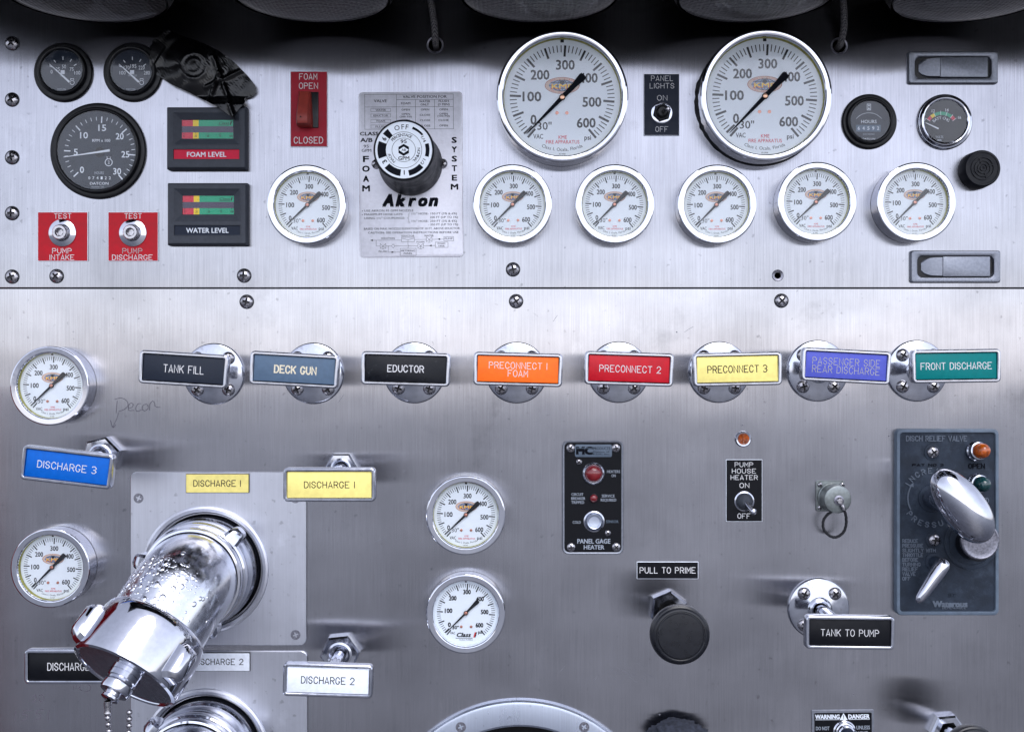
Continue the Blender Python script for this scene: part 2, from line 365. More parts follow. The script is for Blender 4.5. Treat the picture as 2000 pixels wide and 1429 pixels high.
def stroke_line(mb, pts, hw, m, d, th=0):
    n = len(pts)
    if n < 2: return
    closed = (Vector(pts[0])-Vector(pts[-1])).length < 1e-6
    P = [Vector(p) for p in pts]; L_ = []; R_ = []
    for i, p in enumerate(P):
        a = P[i-1] if i else (P[-2] if closed else None); b = P[i+1] if i < n-1 else (P[1] if closed else None)
        t1 = (p-a).normalized() if a is not None else None; t2 = (b-p).normalized() if b is not None else None
        q = p.copy()
        if t1 is None: t = t2; q = p-t2*hw*.7
        elif t2 is None: t = t1; q = p+t1*hw*.7
        else: t = (t1+t2)
        if t.length < 1e-4: t = t1
        t.normalize(); nn = Vector((-t.y, t.x)); k = hw
        if t1 is not None and t2 is not None: k = hw/max(.45, nn.dot(Vector((-t1.y, t1.x))))
        L_.append(q+nn*k); R_.append(q-nn*k)
    vs = [V(p.x, p.y, d) for p in L_]+[V(p.x, p.y, d) for p in R_]
    fs = [[i, i+1, n+i+1, n+i] for i in range(n-1)]
    if th:
        vs += [V(p.x, p.y, d-th) for p in L_]+[V(p.x, p.y, d-th) for p in R_]; o = 2*n
        for i in range(n-1): fs += [[i, i+1, o+i+1, o+i], [n+i, n+i+1, o+n+i+1, o+n+i]]
        fs += [[0, n, o+n, o], [n-1, 2*n-1, o+2*n-1, o+n-1]]
    mb.add(vs, fs, m)
def engr(mb, s, cx, cz, h, m, d, w=None, sw=.065, rot=0, th=0, align='C', arc=None):
    """single-stroke engraved capitals"""
    adv = []; x = 0
    for ch in s:
        if ch == ' ': x += 5.5; adv.append(None); continue
        g = GL.get(ch, "00 60"); wd = max(int(p[0]) for st in g.split('/') for p in st.split())
        adv.append(x); x += wd+2.6
    tot = max(x-2.6, .1); kz = h/8; w = w if tot > .2 else None; kx = (w/tot) if w else kz; q = 0
    o0 = {'C': tot/2, 'L': 0, 'R': tot}[align]
    for ch, a in zip(s, adv):
        if a is None: continue
        for st in GL.get(ch, "00 60").split('/'):
            pts = []
            for p in st.split():
                X = (a+int(p[0])-o0)*kx; Z = int(p[1])*kz-h/2
                pts.append((cx+X*math.cos(rot)-Z*math.sin(rot), cz+X*math.sin(rot)+Z*math.cos(rot)))
            stroke_line(mb, pts, h*sw, m, d+.03*(q % 4), th); q += 1

# ------------------------------------------------------------------ the panels
def circ(cx, cz, r, n=48): return [(cx+r*math.cos(2*math.pi*i/n), cz+r*math.sin(2*math.pi*i/n)) for i in range(n)]
def sheet(name, x0, x1, z0, z1, holes, m, edge=3.0, thick=7.0):
    bm = bmesh.new()
    def ring(pts):
        vs = [bm.verts.new((x*S, 0, z*S)) for x, z in pts]; return [bm.edges.new((vs[i], vs[(i+1) % len(vs)])) for i in range(len(vs))]
    es = ring([(x0, z0), (x1, z0), (x1, z1), (x0, z1)])
    for h in holes: es += ring(circ(*h))
    bmesh.ops.triangle_fill(bm, use_beauty=True, use_dissolve=False, edges=es, normal=(0, -1, 0))
    bnd = [e for e in bm.edges if len(e.link_faces) == 1]
    r = bmesh.ops.extrude_edge_only(bm, edges=bnd); vs = [g for g in r['geom'] if isinstance(g, bmesh.types.BMVert)]
    # rounded lip then thickness
    cx, cz = (x0+x1)/2*S, (z0+z1)/2*S
    for v in vs:
        v.co.y += .8*S
        if abs(v.co.x-x0*S) < 1e-6: v.co.x -= .9*S
        if abs(v.co.x-x1*S) < 1e-6: v.co.x += .9*S
        if abs(v.co.z-z0*S) < 1e-6: v.co.z -= .9*S
        if abs(v.co.z-z1*S) < 1e-6: v.co.z += .9*S
    es2 = [g for g in r['geom'] if isinstance(g, bmesh.types.BMEdge)]
    r = bmesh.ops.extrude_edge_only(bm, edges=es2)
    for v in [g for g in r['geom'] if isinstance(g, bmesh.types.BMVert)]: v.co.y += thick*S
    bmesh.ops.recalc_face_normals(bm, faces=bm.faces)
    me = bpy.data.meshes.new(name); bm.to_mesh(me); bm.free()
    f0 = [p for p in me.polygons if abs(p.center.y) < 1e-6]
    if f0 and f0[0].normal.y > 0: me.flip_normals()
    ul = me.uv_layers.new(name="UVMap")
    for lp in me.loops: co = me.vertices[lp.vertex_index].co; ul.data[lp.index].uv = (co.x, co.z)
    me.materials.append(M[m]); o = bpy.data.objects.new(name, me); COL.objects.link(o); return struct(o)
E1 = (402-1000, 714.5-1111); E2 = (402-1000, 714.5-1466); SUC = (15, 714.5-1640)
W1 = rel(850, 88); W2 = rel(1639, 90); SH = rel(1519, 538)
ZS = 714.5-563
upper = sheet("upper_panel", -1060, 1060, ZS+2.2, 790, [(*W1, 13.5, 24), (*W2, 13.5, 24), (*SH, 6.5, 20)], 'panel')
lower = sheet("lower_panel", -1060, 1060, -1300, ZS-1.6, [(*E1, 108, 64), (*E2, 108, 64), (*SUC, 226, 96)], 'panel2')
mb = MB(); mb.quad(-1100, 1100, -1300, 800, -60, 'void'); struct(mb.build("shade_backing"))  # black sheet added as the shade seen through holes and seam
mb = MB(); mb.lathe([(6.6, -14), (6.6, 0), (10.5, 1.2), (11.5, .3)], 'steel_flat', (*SH, 0), seg=20, cap1=False); mb.build("threaded_insert", upper)
for n_, c_ in (("grommet", W1), ("grommet", W2)):
    mb = MB(); mb.lathe([(13.4, -10), (13.4, .5), (16, 1.2), (17, .2)], 'steel_flat', (*c_, 0), seg=28, cap1=False); mb.build(n_, upper)

# handwriting on the lower panel
def scrib(mb, strokes, hw, m):
    for st in strokes:
        pts = [(p[0]-1000, 714.5-p[1]) for p in st]
        if len(pts) > 3:   # catmull smoothing
            q = []
            for i in range(len(pts)-1):
                p0 = pts[max(i-1, 0)]; p1 = pts[i]; p2 = pts[i+1]; p3 = pts[min(i+2, len(pts)-1)]
                for k in range(4):
                    t = k/4; q.append(tuple(.5*((2*p1[a])+(-p0[a]+p2[a])*t+(2*p0[a]-5*p1[a]+4*p2[a]-p3[a])*t*t+(-p0[a]+3*p1[a]-3*p2[a]+p3[a])*t**3) for a in (0, 1)))
            q.append(pts[-1]); pts = q
        stroke_line(mb, pts, hw, m, .25)
mb = MB()
scrib(mb, [[(229, 782), (228, 795), (227, 806)], [(224, 780), (236, 777), (247, 782), (250, 791), (243, 799), (232, 803)],
 [(251, 797), (258, 795), (260, 789), (255, 787), (251, 793), (252, 801), (262, 801)], [(275, 788), (269, 789), (265, 797), (268, 803), (276, 800)],
 [(284, 789), (279, 792), (278, 799), (283, 802), (289, 797), (288, 790), (284, 789)], [(292, 801), (293, 789), (298, 783), (302, 787), (303, 793), (308, 795), (313, 795)],
 [(231, 806), (229, 815), (224, 826), (221, 834)], [(216, 821), (218, 829), (221, 835), (226, 829)]], .55, 'pencil')
scrib(mb, [[(31, 1388), (30, 1397), (29, 1406)], [(62, 1386), (48, 1387), (44, 1394), (52, 1395), (52, 1402), (41, 1407)], [(84, 1385), (74, 1386), (71, 1392), (78, 1394), (78, 1401), (68, 1405)], [(97, 1386), (94, 1394), (94, 1405)],
 [(143, 1338), (143, 1346)], [(150, 1338), (147, 1344)], [(157, 1338), (154, 1344), (160, 1348)], [(172, 1336), (177, 1340), (174, 1348), (166, 1350)], [(62, 1362), (68, 1356), (70, 1366), (64, 1370)], [(76, 1358), (82, 1356), (86, 1364), (80, 1370), (76, 1364)]], .6, 'pencilfaint')
mb.build("handwriting", lower, recalc=False)
# scuffs, dried spots
mb = MB()
for i in range(26):
    x = random.uniform(20, 1980); y = random.uniform(600, 1400)
    r_ = random.uniform(.8, 1.8); c = rel(x, y); mb.disc(c, r_, .12, 'residue', 8)
mb2 = mb.build("dried_spots", lower, recalc=False); mb2['kind'] = 'stuff'
mb = MB()
def scratch(x, y, L, a, wd):
    c = rel(x, y); dx, dz = math.cos(a)*L/2, math.sin(a)*L/2
    stroke_line(mb, [(c[0]-dx, c[1]-dz), (c[0], c[1]+random.uniform(-1, 1)), (c[0]+dx, c[1]+dz)], wd, 'residue', .15)
for i in range(30): scratch(random.uniform(20, 1980), random.uniform(600, 1400), random.uniform(5, 22), random.uniform(-1, 1), random.uniform(.15, .32))
for i in range(14): scratch(1235+random.uniform(-48, 40), 1312+random.uniform(-16, 16), random.uniform(8, 26), -.5+random.uniform(-.12, .12), .16)
o_ = mb.build("scratches", lower, recalc=False); o_['kind'] = 'stuff'

# ------------------------------------------------------------------ ground, hood and body around the panel
mb = MB(); mb.quad(-120000, 120000, -120000, 120000, 0, 'asphalt')
me = bpy.data.meshes.new("ground"); me.from_pydata([(-90, -90, -1.35), (90, -90, -1.35), (90, 90, -1.35), (-90, 90, -1.35)], [], [(0, 1, 2, 3)]); me.materials.append(M['asphalt'])
g = bpy.data.objects.new("ground", me); COL.objects.link(g); struct(g)
mb = MB(); mb.box(-1260, 1500, 745, 765, -60, 488, 'hood', 2); mb.box(-1260, 1500, 718, 744.5, 476, 488, 'hood', 2)
struct(mb.build("light_shelf"))
mb = MB(); mb.box(-1190, -1078, -1300, -40, -60, 150, 'redpaint', 6); struct(mb.build("truck_body"))

# ------------------------------------------------------------------ screws
def phillips(mb, r, dome, m='steel', c=(0, 0), d0=0, cross=.12, clen=.52, depth=.28, rot=0, flat=False):
    e = .03
    a = sorted(set([0, cross, cross+e, clen, clen+e*1.6, .82, .93, 1.0])); g = [-x for x in reversed(a[1:])]+a; n = len(g); vs = []
    for zz in g:
        for xx in g:
            u = xx*math.sqrt(1-zz*zz/2); v = zz*math.sqrt(1-xx*xx/2); q = math.hypot(u, v)
            h = (0 if flat else dome*math.sqrt(max(0, 1-q*q*.98)))+(dome*.1)
            ax, az_ = abs(xx), abs(zz); wq = cross*(1-.45*max(ax, az_)/clen)
            if (ax <= cross+1e-6 and az_ <= clen+1e-6) or (az_ <= cross+1e-6 and ax <= clen+1e-6): h -= depth*r*(1-.7*max(ax, az_)/clen)+.05*r
            cr, sr = math.cos(rot), math.sin(rot)
            vs.append(V(c[0]+(u*cr-v*sr)*r, c[1]+(u*sr+v*cr)*r, d0+h))
    fs = []; fd = []
    for j in range(n-1):
        for i in range(n-1):
            gx = abs(g[i]+g[i+1])/2; gz = abs(g[j]+g[j+1])/2
            (fd if (gx < cross+e and gz < clen+e) or (gz < cross+e and gx < clen+e) else fs).append([j*n+i, j*n+i+1, (j+1)*n+i+1, (j+1)*n+i])
    mb.add(vs, fs, m); mb.add(vs, fd, 'recess')
    mb.lathe([(r, d0-.5), (r, d0+dome*.24)], m, (c[0], c[1], 0), seg=24, cap1=False)
SCR = [(22, 84, "uppermost steel screw on left edge of panel"), (22, 194, "domed screw on left edge beside the black oil gauge"), (22, 307, "domed screw on left edge beside the tachometer"),
 (22, 416, "domed screw at left edge beside the red pump intake label"), (22, 540, "domed screw in lower left corner of the upper panel"), (109, 539, "domed screw just below the red pump intake plate"),
 (476, 538, "domed screw above the seam below the water level display"), (1002, 526, "domed screw above the seam below the middle gauges"), (481, 589, "screw just below the seam above the tank fill handle"),
 (1008, 588, "screw just below the seam above the orange handle"), (1527, 587, "screw just below the seam above the blue-violet handle")]
proto = None
for i, (x, y, lb) in enumerate(SCR):
    if proto is None:
        mb = MB(); phillips(mb, 12.6, 6.5, rot=.4); mb.lathe([(14.2, 0), (14.2, .9), (12, 1.1)], 'blackmatte', seg=24, cap1=False)
        proto = o = mb.build("panel_screw", ang=50)
    else: o = proto.copy(); COL.objects.link(o)
    p = rel(x, y, 4); o.location = (p[0]*S, 0, p[1]*S); o.rotation_euler = (0, random.uniform(0, 1.5), 0)
    tag(o, lb, 'screw', 'domed cross-head screws holding the panels')

# ------------------------------------------------------------------ pressure gauges
def pol(a, r): return (math.cos(a)*r, math.sin(a)*r)
def tick(mb, a, r0, r1, hw, m, d):
    u = Vector(pol(a, 1)); n = Vector((-u.y, u.x)); P = [u*r0-n*hw, u*r1-n*hw, u*r1+n*hw, u*r0+n*hw]; mb.add([V(p.x, p.y, d) for p in P], [[0, 1, 2, 3]], m)
def ell(mb, cx, cz, a, b, m, d, n=32, inner=None):
    if inner:
        vs = [V(cx+a*math.cos(2*math.pi*i/n), cz+b*math.sin(2*math.pi*i/n), d) for i in range(n)]+[V(cx+inner[0]*math.cos(2*math.pi*i/n), cz+inner[1]*math.sin(2*math.pi*i/n), d) for i in range(n)]
        mb.add(vs, [[i, (i+1) % n, n+(i+1) % n, n+i] for i in range(n)], m)
    else: mb.add([V(cx+a*math.cos(2*math.pi*i/n), cz+b*math.sin(2*math.pi*i/n), d) for i in range(n)], [list(range(n))], m)
PA = lambda p: R(223.2-.455*p)
def pressure_gauge(kind):
    big = kind == 'big'
    if big: ro, ri, dd, db, rt, mj, mn, tw, tm = 124.5, 112.5, 38, 53, 100.5, 79, 87, 2.1, .9
    else: ro, ri, dd, db, rt, mj, mn, tw, tm = 75.3, 62.5, 27, 40, 56, 44.5, 49, 1.1, .5
    root = thing("pressure_gauge", "x", "gauge", 0, 0)
    mb = MB(); k = ro/75.
    mb.lathe([(ro-1.5, .5), (ro, 2), (ro, db-6*k), (ro+.6*k, db-5*k), (ro+.8*k, db-3*k), (ro+.5*k, db-1.2*k), (ro-.6*k, db-.4*k), (ro-2*k, db), (ri+3*k, db-.25*k), (ri+1.6*k, db-.6*k), (ri+.6*k, db-1.6*k), (ri, db-5*k)], 'chrome', seg=96 if big else 72, cap1=False)
    mb.build("bezel", root, ang=9)
    mb = MB(); mb.lathe([(ri+.3, db-4*k), (ri-.3*k, db-6*k), (ri-.6*k, dd+.2)], 'gasket' if kind != 'class' else 'dial', seg=64, cap1=False); mb.build("gasket", root)
    mb = MB(); mb.disc((0, 0), ri+.5, dd, 'dial', 64); face = mb.build("dial", root, recalc=False)
    mb = MB(); dp = dd+.25
    for i in range(0, 61):
        p = i*10
        if i % 5 == 0: tick(mb, PA(p), mj, rt, tw, 'ink', dp)
        else: tick(mb, PA(p), mn, rt, tm, 'ink', dp)
    tick(mb, R(229), mj, rt, tw, 'ink', dp)
    mb.add([V(x, z, dp) for x, z in ((-2*k, ri-4*k), (2*k, ri-4*k), (2*k, ri-.5), (-2*k, ri-.5))], [[0, 1, 2, 3]], 'ink')
    if big:
        for t, x, z in (("0", -55, -42), ("100", -58, 2.4), ("200", -42.5, 44), ("300", 6, 63), ("400", 50, 38), ("500", 57, -8), ("600", 46, -48)): txt(mb, t, x, z, 17.8, 'ink', dp, w=10.5 if t == "0" else 35, bold=.028)
        txt(mb, '30"', -34, -54, 14.5, 'ink', dp, w=27, bold=.012); txt(mb, "VAC", -46, -74, 9, 'ink', dp, w=18.5, bold=.01); txt(mb, "psi", 49, -76, 9, 'ink', dp, w=12.5, bold=.02)
        txt(mb, "KME", 1, -75.5, 6.6, 'inkred', dp, w=16, bold=.01); txt(mb, "FIRE APPARATUS", 1, -84.5, 6.6, 'inkred', dp, w=64, bold=.01)
        arc_txt(mb, "Class 1, Ocala, Florida", (0, 0), 99, R(-90), R(46), 6.2, 'ink', dp, bottom=True, bold=.01); txt(mb, "05-5008", 0, -107.5, 2.6, 'ink', dp)
        lc = (0, 23.5, 33.5, 16); dots = ((-10, -29), (9, -29), 3.3); hub = 6
    elif kind == 'small':
        for t, x, z in (("0", -33.5, -25), ("100", -33.5, .3), ("200", -26.3, 24.5), ("300", 3, 36), ("400", 32.5, 21), ("500", 35.6, -4.7), ("600", 25.7, -28.8)): txt(mb, t, x, z, 8.8, 'ink', dp, w=4.8 if t == "0" else 15, bold=.025)
        txt(mb, '30"', -20.5, -30, 7.6, 'ink', dp, w=14, bold=.006); txt(mb, "VAC", -25, -44.6, 5.8, 'ink', dp, w=12.2, bold=.006); txt(mb, "psi", 26.6, -44.8, 6.4, 'ink', dp, w=9.6, bold=.015)
        txt(mb, "KME", 1.4, -41.3, 3, 'inkred', dp, w=8, bold=.01); txt(mb, "FIRE APPARATUS", 1.4, -46.2, 3.2, 'inkred', dp, w=32, bold=.01)
        arc_txt(mb, "Class 1, Ocala, Florida", (0, 0), 54, R(-90), R(46), 3.2, 'ink', dp, bottom=True, bold=.0); txt(mb, "05-5027", 0, -59, 1.8, 'ink', dp)
        lc = (.6, 15.5, 20.8, 10.2); dots = ((-8.8, -30), (10, -30), 2.6); hub = 4.4
    else:
        for t, x, z in (("0", -32, -23), ("100", -33.5, 4), ("200", -25.5, 28), ("300", 2, 40), ("400", 27, 26.5), ("500", 36, 1.5), ("600", 26, -24)): txt(mb, t, x, z, 8.2, 'ink', dp, w=5 if t == "0" else 14, bold=.045)
        txt(mb, '30"', -20, -28.5, 6, 'ink', dp, w=12, bold=.04); txt(mb, "VAC", -25.5, -39, 4.6, 'ink', dp, w=9.5, bold=.04); txt(mb, "psi", 28, -37, 6, 'ink', dp, w=8.5, bold=.03)
        txt(mb, "Class", -4, -42.5, 7.6, 'ink', dp, w=27, bold=.05, shear=.3); mb.add([V(x, z, dp) for x, z in ((14, -47.5), (18.5, -47.5), (21.5, -37.5), (17, -37.5))], [[0, 1, 2, 3]], 'logored')
        mb.add([V(x, z, dp+.05) for x, z in ((16.5, -47.5), (18.5, -47.5), (21.5, -37.5), (19.5, -37.5))], [[0, 1, 2, 3]], 'ink')
        mb.quad(-20, 13, -49.3, -48.3, dp, 'ink'); txt(mb, "OCALA, FLORIDA", 0, -52, 2.2, 'ink', dp, w=26, bold=0)
        lc = None; dots = ((-9, -27), (10, -27), 2.6); hub = 4.4
    mb.build("dial_markings", face, recalc=False)
    if lc:
        cx, cz, a, b = lc; f = a/33.5; mb = MB()
        ell(mb, cx, cz, a, b, 'logoring', dp+.05, inner=(a*.96, b*.94)); ell(mb, cx, cz, a*.96, b*.94, 'tan', dp+.02, inner=(a*.76, b*.68)); ell(mb, cx, cz, a*.76, b*.68, 'logoblue', dp+.02)
        for q in (-.75, -.35, 0, .35, .75): stroke_line(mb, [(cx+a*.76*q*math.cos(t), cz+b*.68*math.sin(t)) for t in [R(-80+20*i) for i in range(9)]], .5*f, 'ink', dp+.12+q*.02)
        for q in (-.5, 0, .5): hw_ = a*.76*math.sqrt(1-q*q); stroke_line(mb, [(cx-hw_, cz+b*.68*q), (cx+hw_, cz+b*.68*q)], .5*f, 'ink', dp+.2+q*.02)
        ell(mb, cx, cz+b*.36, a*.14, b*.24, 'ink', dp+.26)
        txt(mb, "KME", cx+.6*f, cz-b*.14, b*.62, 'logored', dp+.3, w=a*1.26, bold=.035); txt(mb, "KME", cx, cz-b*.10, b*.52, 'logoyellow', dp+.45, w=a*1.18, bold=.03)
        arc_sc = a/b
        if big:
            for t_, bot in (("WORLD CLASS", False), ("FIRE APPARATUS", True)):
                n_ = len(t_)
                for i, ch in enumerate(t_):
                    if ch == ' ': continue
                    th = R(90+(i-(n_-1)/2)*(-9.5 if not bot else 9.5)) if not bot else R(-90+(i-(n_-1)/2)*8)
                    txt(mb, ch, cx+a*.86*math.cos(th), cz+b*.80*math.sin(th), 2.6, 'inkred', dp+.3, bold=0)
        mb.build("emblem", face, recalc=False)
    for q in dots[:2]:
        mb = MB(); mb.lathe([(dots[2], dd), (dots[2], dd+1), (dots[2]*.5, dd+1.2), (dots[2]*.45, dd+.4)], 'copper', (*q, 0), seg=14); mb.build("rivet", root)
    # needle: thin tip towards zero, broad tail to the upper right
    mb = MB(); a = R(224.5 if not big else 225); u = Vector(pol(a, 1)); n = Vector((-u.y, u.x)); k2 = rt/56.; dn = dd+3*k2**.5
    prof = [(-35*k2, 2.2), (-34*k2, 4.0), (-30*k2, 4.6), (-12*k2, 2.9), (0, 2.2), (20*k2, 1.7), (52*k2, .5), (56*k2, .15)]
    if big: prof = [(-60, 3.0), (-59, 6.5), (-55, 7.6), (-35, 5.2), (0, 4.2), (30, 3.2), (92, .9), (98, .4)]
    elif kind == 'class': prof = [(-34, 2), (-33, 3.6), (-30, 4), (-10, 2.2), (0, 2), (20, 1.5), (50, .5), (55, .2)]
    L_ = [u*t-n*h for t, h in prof]; R_ = [u*t+n*h for t, h in prof]; m_ = len(prof)
    loop = L_+R_[::-1]; mb.loft([[V(p.x, p.y, dn-.5) for p in loop], [V(p.x, p.y, dn+.4) for p in loop]], 'ink', False, True)
    mb.lathe([(hub, dn-.5), (hub, dn+1.6), (hub*.8, dn+2)], 'ink', seg=20); nd = mb.build("needle", root, ang=30)
    mb = MB(); mb.lathe([(hub*.72, dn+2), (hub*.72, dn+2.6), (hub*.55, dn+3)], 'brass' if big else 'copper', seg=18); mb.build("hub_cap", nd)
    mb = MB(); mb.lathe([(ri, db-7*k), (ri-.2, db-6.4*k)], 'glass', seg=64, cap0=True, cap1=True); mb.f = mb.f[-1:]; mb.m = mb.m[-1:]; mb.build("glass", root, recalc=False)
    return root
G = {k: pressure_gauge(k) for k in ('small', 'big', 'class')}
used = set()
GA = [('big', 1098, 191.4, 38, "large white pressure gauge between the metering plate and panel lights switch"),
 ('big', 1493.5, 189, 38, "large white pressure gauge to the right of the panel lights switch"),
 ('small', 600.6, 400.7, 28, "small white pressure gauge beneath the red foam switch plate"),
 ('small', 1001, 400, 28, "small pressure gauge to the right of the foam metering plate, below the first large gauge"),
 ('small', 1200, 400, 28, "small pressure gauge in upper row third from left"),
 ('small', 1398.6, 400.5, 28, "small pressure gauge in upper row at lower left of the second large gauge"),
 ('small', 1593, 395.4, 28, "small pressure gauge in upper row, second from right"),
 ('small', 1786, 396, 28, "small pressure gauge in upper row nearest the black buzzer"),
 ('small', 101.5, 753, 28, "chrome pressure gauge at left edge above the blue discharge 3 handle"),
 ('small', 102.6, 1107, 28, "chrome pressure gauge at left edge below the blue discharge 3 handle"),
 ('small', 910, 1004.5, 28, "chrome pressure gauge left of the heater panel, with oval emblem on the dial"),
 ('class', 910, 1196, 28, "lowest middle gauge, its dial with a bold black and red word mark")]
for kd, px, py, d, lb in GA:
    o = G[kd] if kd not in used else copy_tree(G[kd]); used.add(kd)
    x, z = rel(px, py, d); o.location = (x*S, 0, z*S); o['label'] = lb
    o['group'] = 'large pressure gauges' if kd == 'big' else 'small pressure gauges'
    for ch in o.children:
        if ch.name.startswith('needle'): ch.rotation_euler = (0, R(random.uniform(-1.3, 1.3)), 0)
    if kd == 'small' and py < 500: o.rotation_euler = (0, R(random.uniform(-1.2, 1.2)), 0)

# torn gasket edge under the second large gauge
mb = MB(); x, z = rel(1493.5, 189, 38); n = 90
mb.loft([[V((124.3+r+random.uniform(0, 3.5)*(1 if math.sin(a) < .3 and math.cos(a) < .6 else .2)*(e))*math.cos(a), (124.3+r)*math.sin(a), dd_) for a in [2*math.pi*i/n for i in range(n)]] for r, dd_, e in ((-3, 3, 0), (1.5, 3, 1), (2.4, .3, 1))], 'blackmatte', False, False)
ob = mb.build("foam_gasket", None, at=(x, z)); tag(ob, "ragged black foam gasket ring behind the right large gauge", "gasket")

# ------------------------------------------------------------------ black electrical instruments
def instrument(name, label, bx, bz, rb, fx, fz, rf, ringmat, dialmat, dial_fn, glass='glassdark', df=16, flmat=None):
    root = thing(name, label, "gauge", bx, bz); flmat = flmat or ringmat; ox, oz = fx-bx, fz-bz
    mb = MB(); mb.lathe([(rb-1, .3), (rb, 1.5), (rb, 4), (rb-2, 6.5), (rb-6, 7.5), (rf+7, 7.2)], flmat, seg=64, cap1=True); mb.build("flange", root)
    mb = MB(); mb.lathe([(rf+8, 4), (rf+7, df-3), (rf+5.5, df-.6), (rf+4, df), (rf+2, df-.4), (rf+.3, df-2), (rf, df-5)], ringmat, (ox, oz, 0), seg=64, cap1=False); mb.build("bezel", root, ang=30)
    mb = MB(); mb.disc((ox, oz), rf+1, df-8 if df > 12 else 7.8, dialmat, 48); dl = mb.build("dial", root, recalc=False)
    dial_fn(root, dl, ox, oz, df-7.7)
    mb = MB(); mb.disc((ox, oz), rf, df-3.5, glass, 48); mb.build("glass", root, recalc=False)
    return root
def needle(mb, c, a, t0, t1, h0, h1, m, d):
    u = Vector(pol(a, 1)); n = Vector((-u.y, u.x)); c = Vector(c); P = [c+u*t0-n*h0, c+u*t1-n*h1, c+u*t1+n*h1, c+u*t0+n*h0]
    mb.loft([[V(p.x, p.y, d) for p in P], [V(p.x, p.y, d+.8) for p in P]], m)
def oil_like(nums, mid, brand, icon):
    def fn(root, dl, ox, oz, d):
        mb = MB()
        for t, x, z in nums: txt(mb, t, ox+x, oz+z, 7.2, 'inkwhite', d, w=3.9*len(t), bold=0)
        for a in (155, 128, 92, 58, 32): tick(mb, R(a), 24, 30, .8, 'inkwhite', d+.05); 
        for i in range(len(mb.v)-20, len(mb.v)): v = mb.v[i]; mb.v[i] = (v[0]+ox+2, v[1]+oz-3, v[2])
        txt(mb, mid, ox+1, oz-9.5, 4, 'inkdim', d, w=4*len(mid)*.9, bold=0); txt(mb, brand, ox-2, oz-36, 4, 'inkdim', d, w=17, bold=0)
        txt(mb, icon, ox+1, oz+27, 2.6, 'inkdim', d, bold=0)
        ell(mb, ox+19, oz-23, 4.6, 4.6, 'inkwhite', d, n=16, inner=(3.6, 3.6)); stroke_line(mb, [(ox+16, oz-18), (ox+16, oz-15.5), (ox+22, oz-15.5), (ox+22, oz-18)], .5, 'inkwhite', d)
        mb.build("dial_markings", dl, recalc=False)
        mb = MB(); mb.box(ox-3.5, ox+4.5, oz-6.5, oz+1, d-.3, d+.4, 'l_white', 0); mb.build("light_window", dl)
        mb = MB(); needle(mb, (ox-5, oz-5), R(-42), -26, 26, .6, 2.0, 'inkwhite', d+1.5); mb.build("needle", root)
    return fn
b_ = rel(124, 141.6, 3); f_ = rel(119.5, 137, 14)
instrument("oil_pressure_gauge", "round black oil pressure gauge, leftmost at the top, scale 0 to 100", *b_, 57.5, *f_, 40.5, 'black', 'dialslate',
   oil_like((("0", -21, -2), ("25", -9, 3), ("50", 3, 8), ("75", 18, 3), ("100", 29, -4)), "OIL", "DATCON", "PSI"))
b_ = rel(259.6, 141.2, 3); f_ = rel(255.5, 137, 14)
instrument("water_temperature_gauge", "round black water temperature gauge partly under the black tape", *b_, 57.5, *f_, 40.5, 'black', 'dialslate',
   oil_like((("100", -18, -4), ("170", -10, 6), ("195", 3, 9), ("220", 19, 6), ("280", 29, -4)), "WATER", "DATCON", "F"))
def tach(root, dl, ox, oz, d):
    cx, cz = ox+4.5, oz-3.5; mb = MB(); A = lambda v: R(223-9.1*v)
    for i in range(31):
        k0 = len(mb.v); tick(mb, A(i), (57 if i % 5 == 0 else 62), 69.5 if i % 5 == 0 else 69, 1.2 if i % 5 == 0 else .6, 'inkwhite', d)
        for j in range(k0, len(mb.v)): v = mb.v[j]; mb.v[j] = (v[0]+cx, v[1]+cz, v[2])
    for t, x, z in (("0", 159-193.5, 297-331), ("5", 147-193.5, 297-296.5), ("10", 163-193.5, 297-264), ("15", 198.5-193.5, 297-249.5), ("20", 232.5-193.5, 297-266), ("25", 243.5-193.5, 297-301), ("30", 227.5-193.5, 297-334)):
        txt(mb, t, cx+x, cz+z, 12, 'inkwhite', d, w=7.5 if len(t) == 1 else 15, bold=.02)
    txt(mb, "RPM x 100", cx+3, cz+23, 5.5, 'inkwhite', d, w=35, bold=0); txt(mb, "HOURS", cx-1, cz-40, 5.5, 'inkdim', d, w=18, bold=0)
    txt(mb, "DATCON", cx-1, cz-60.5, 5, 'inkwhite', d, w=36, bold=.0); txt(mb, "Hourmeter Tach", cx-4, cz-67, 3, 'inkdim', d, w=24, bold=0)
    ex, ez = cx+17.5, cz-19.5
    ell(mb, ex, ez, 7.6, 7.6, 'inkwhite', d, n=20, inner=(6.2, 6.2)); txt(mb, "2", ex, ez, 6, 'inkwhite', d, bold=0); stroke_line(mb, [(ex-3, ez+7), (ex-3, ez+11), (ex-5, ez+11), (ex+5, ez+11), (ex+3, ez+11), (ex+3, ez+7)], .6, 'inkwhite', d)
    mb.build("dial_markings", dl, recalc=False)
    mb = MB(); mb.box(cx-25, cx+24, cz-54.5, cz-45.5, d-.2, d+.3, 'dialslate'); ct = mb.build("hour_counter", dl)
    mb = MB()
    for i, ch in enumerate("074122"): txt(mb, ch, cx-20+i*8, cz-50, 5.6, 'inkwhite', d+.6, w=3.6, bold=.02)
    mb.build("counter_digits", ct, recalc=False)
    mb = MB(); needle(mb, (cx, cz), R(188.3), -21, 70, 2.2, .4, 'inkwhite', d+3); mb.build("needle", root)
    mb = MB(); mb.lathe([(10, d), (9, d+1.2)], 'dialblack', (cx, cz, 0), seg=20); mb.build("hub_cap", root)
b_ = rel(192, 295, 3); f_ = rel(188, 293, 14)
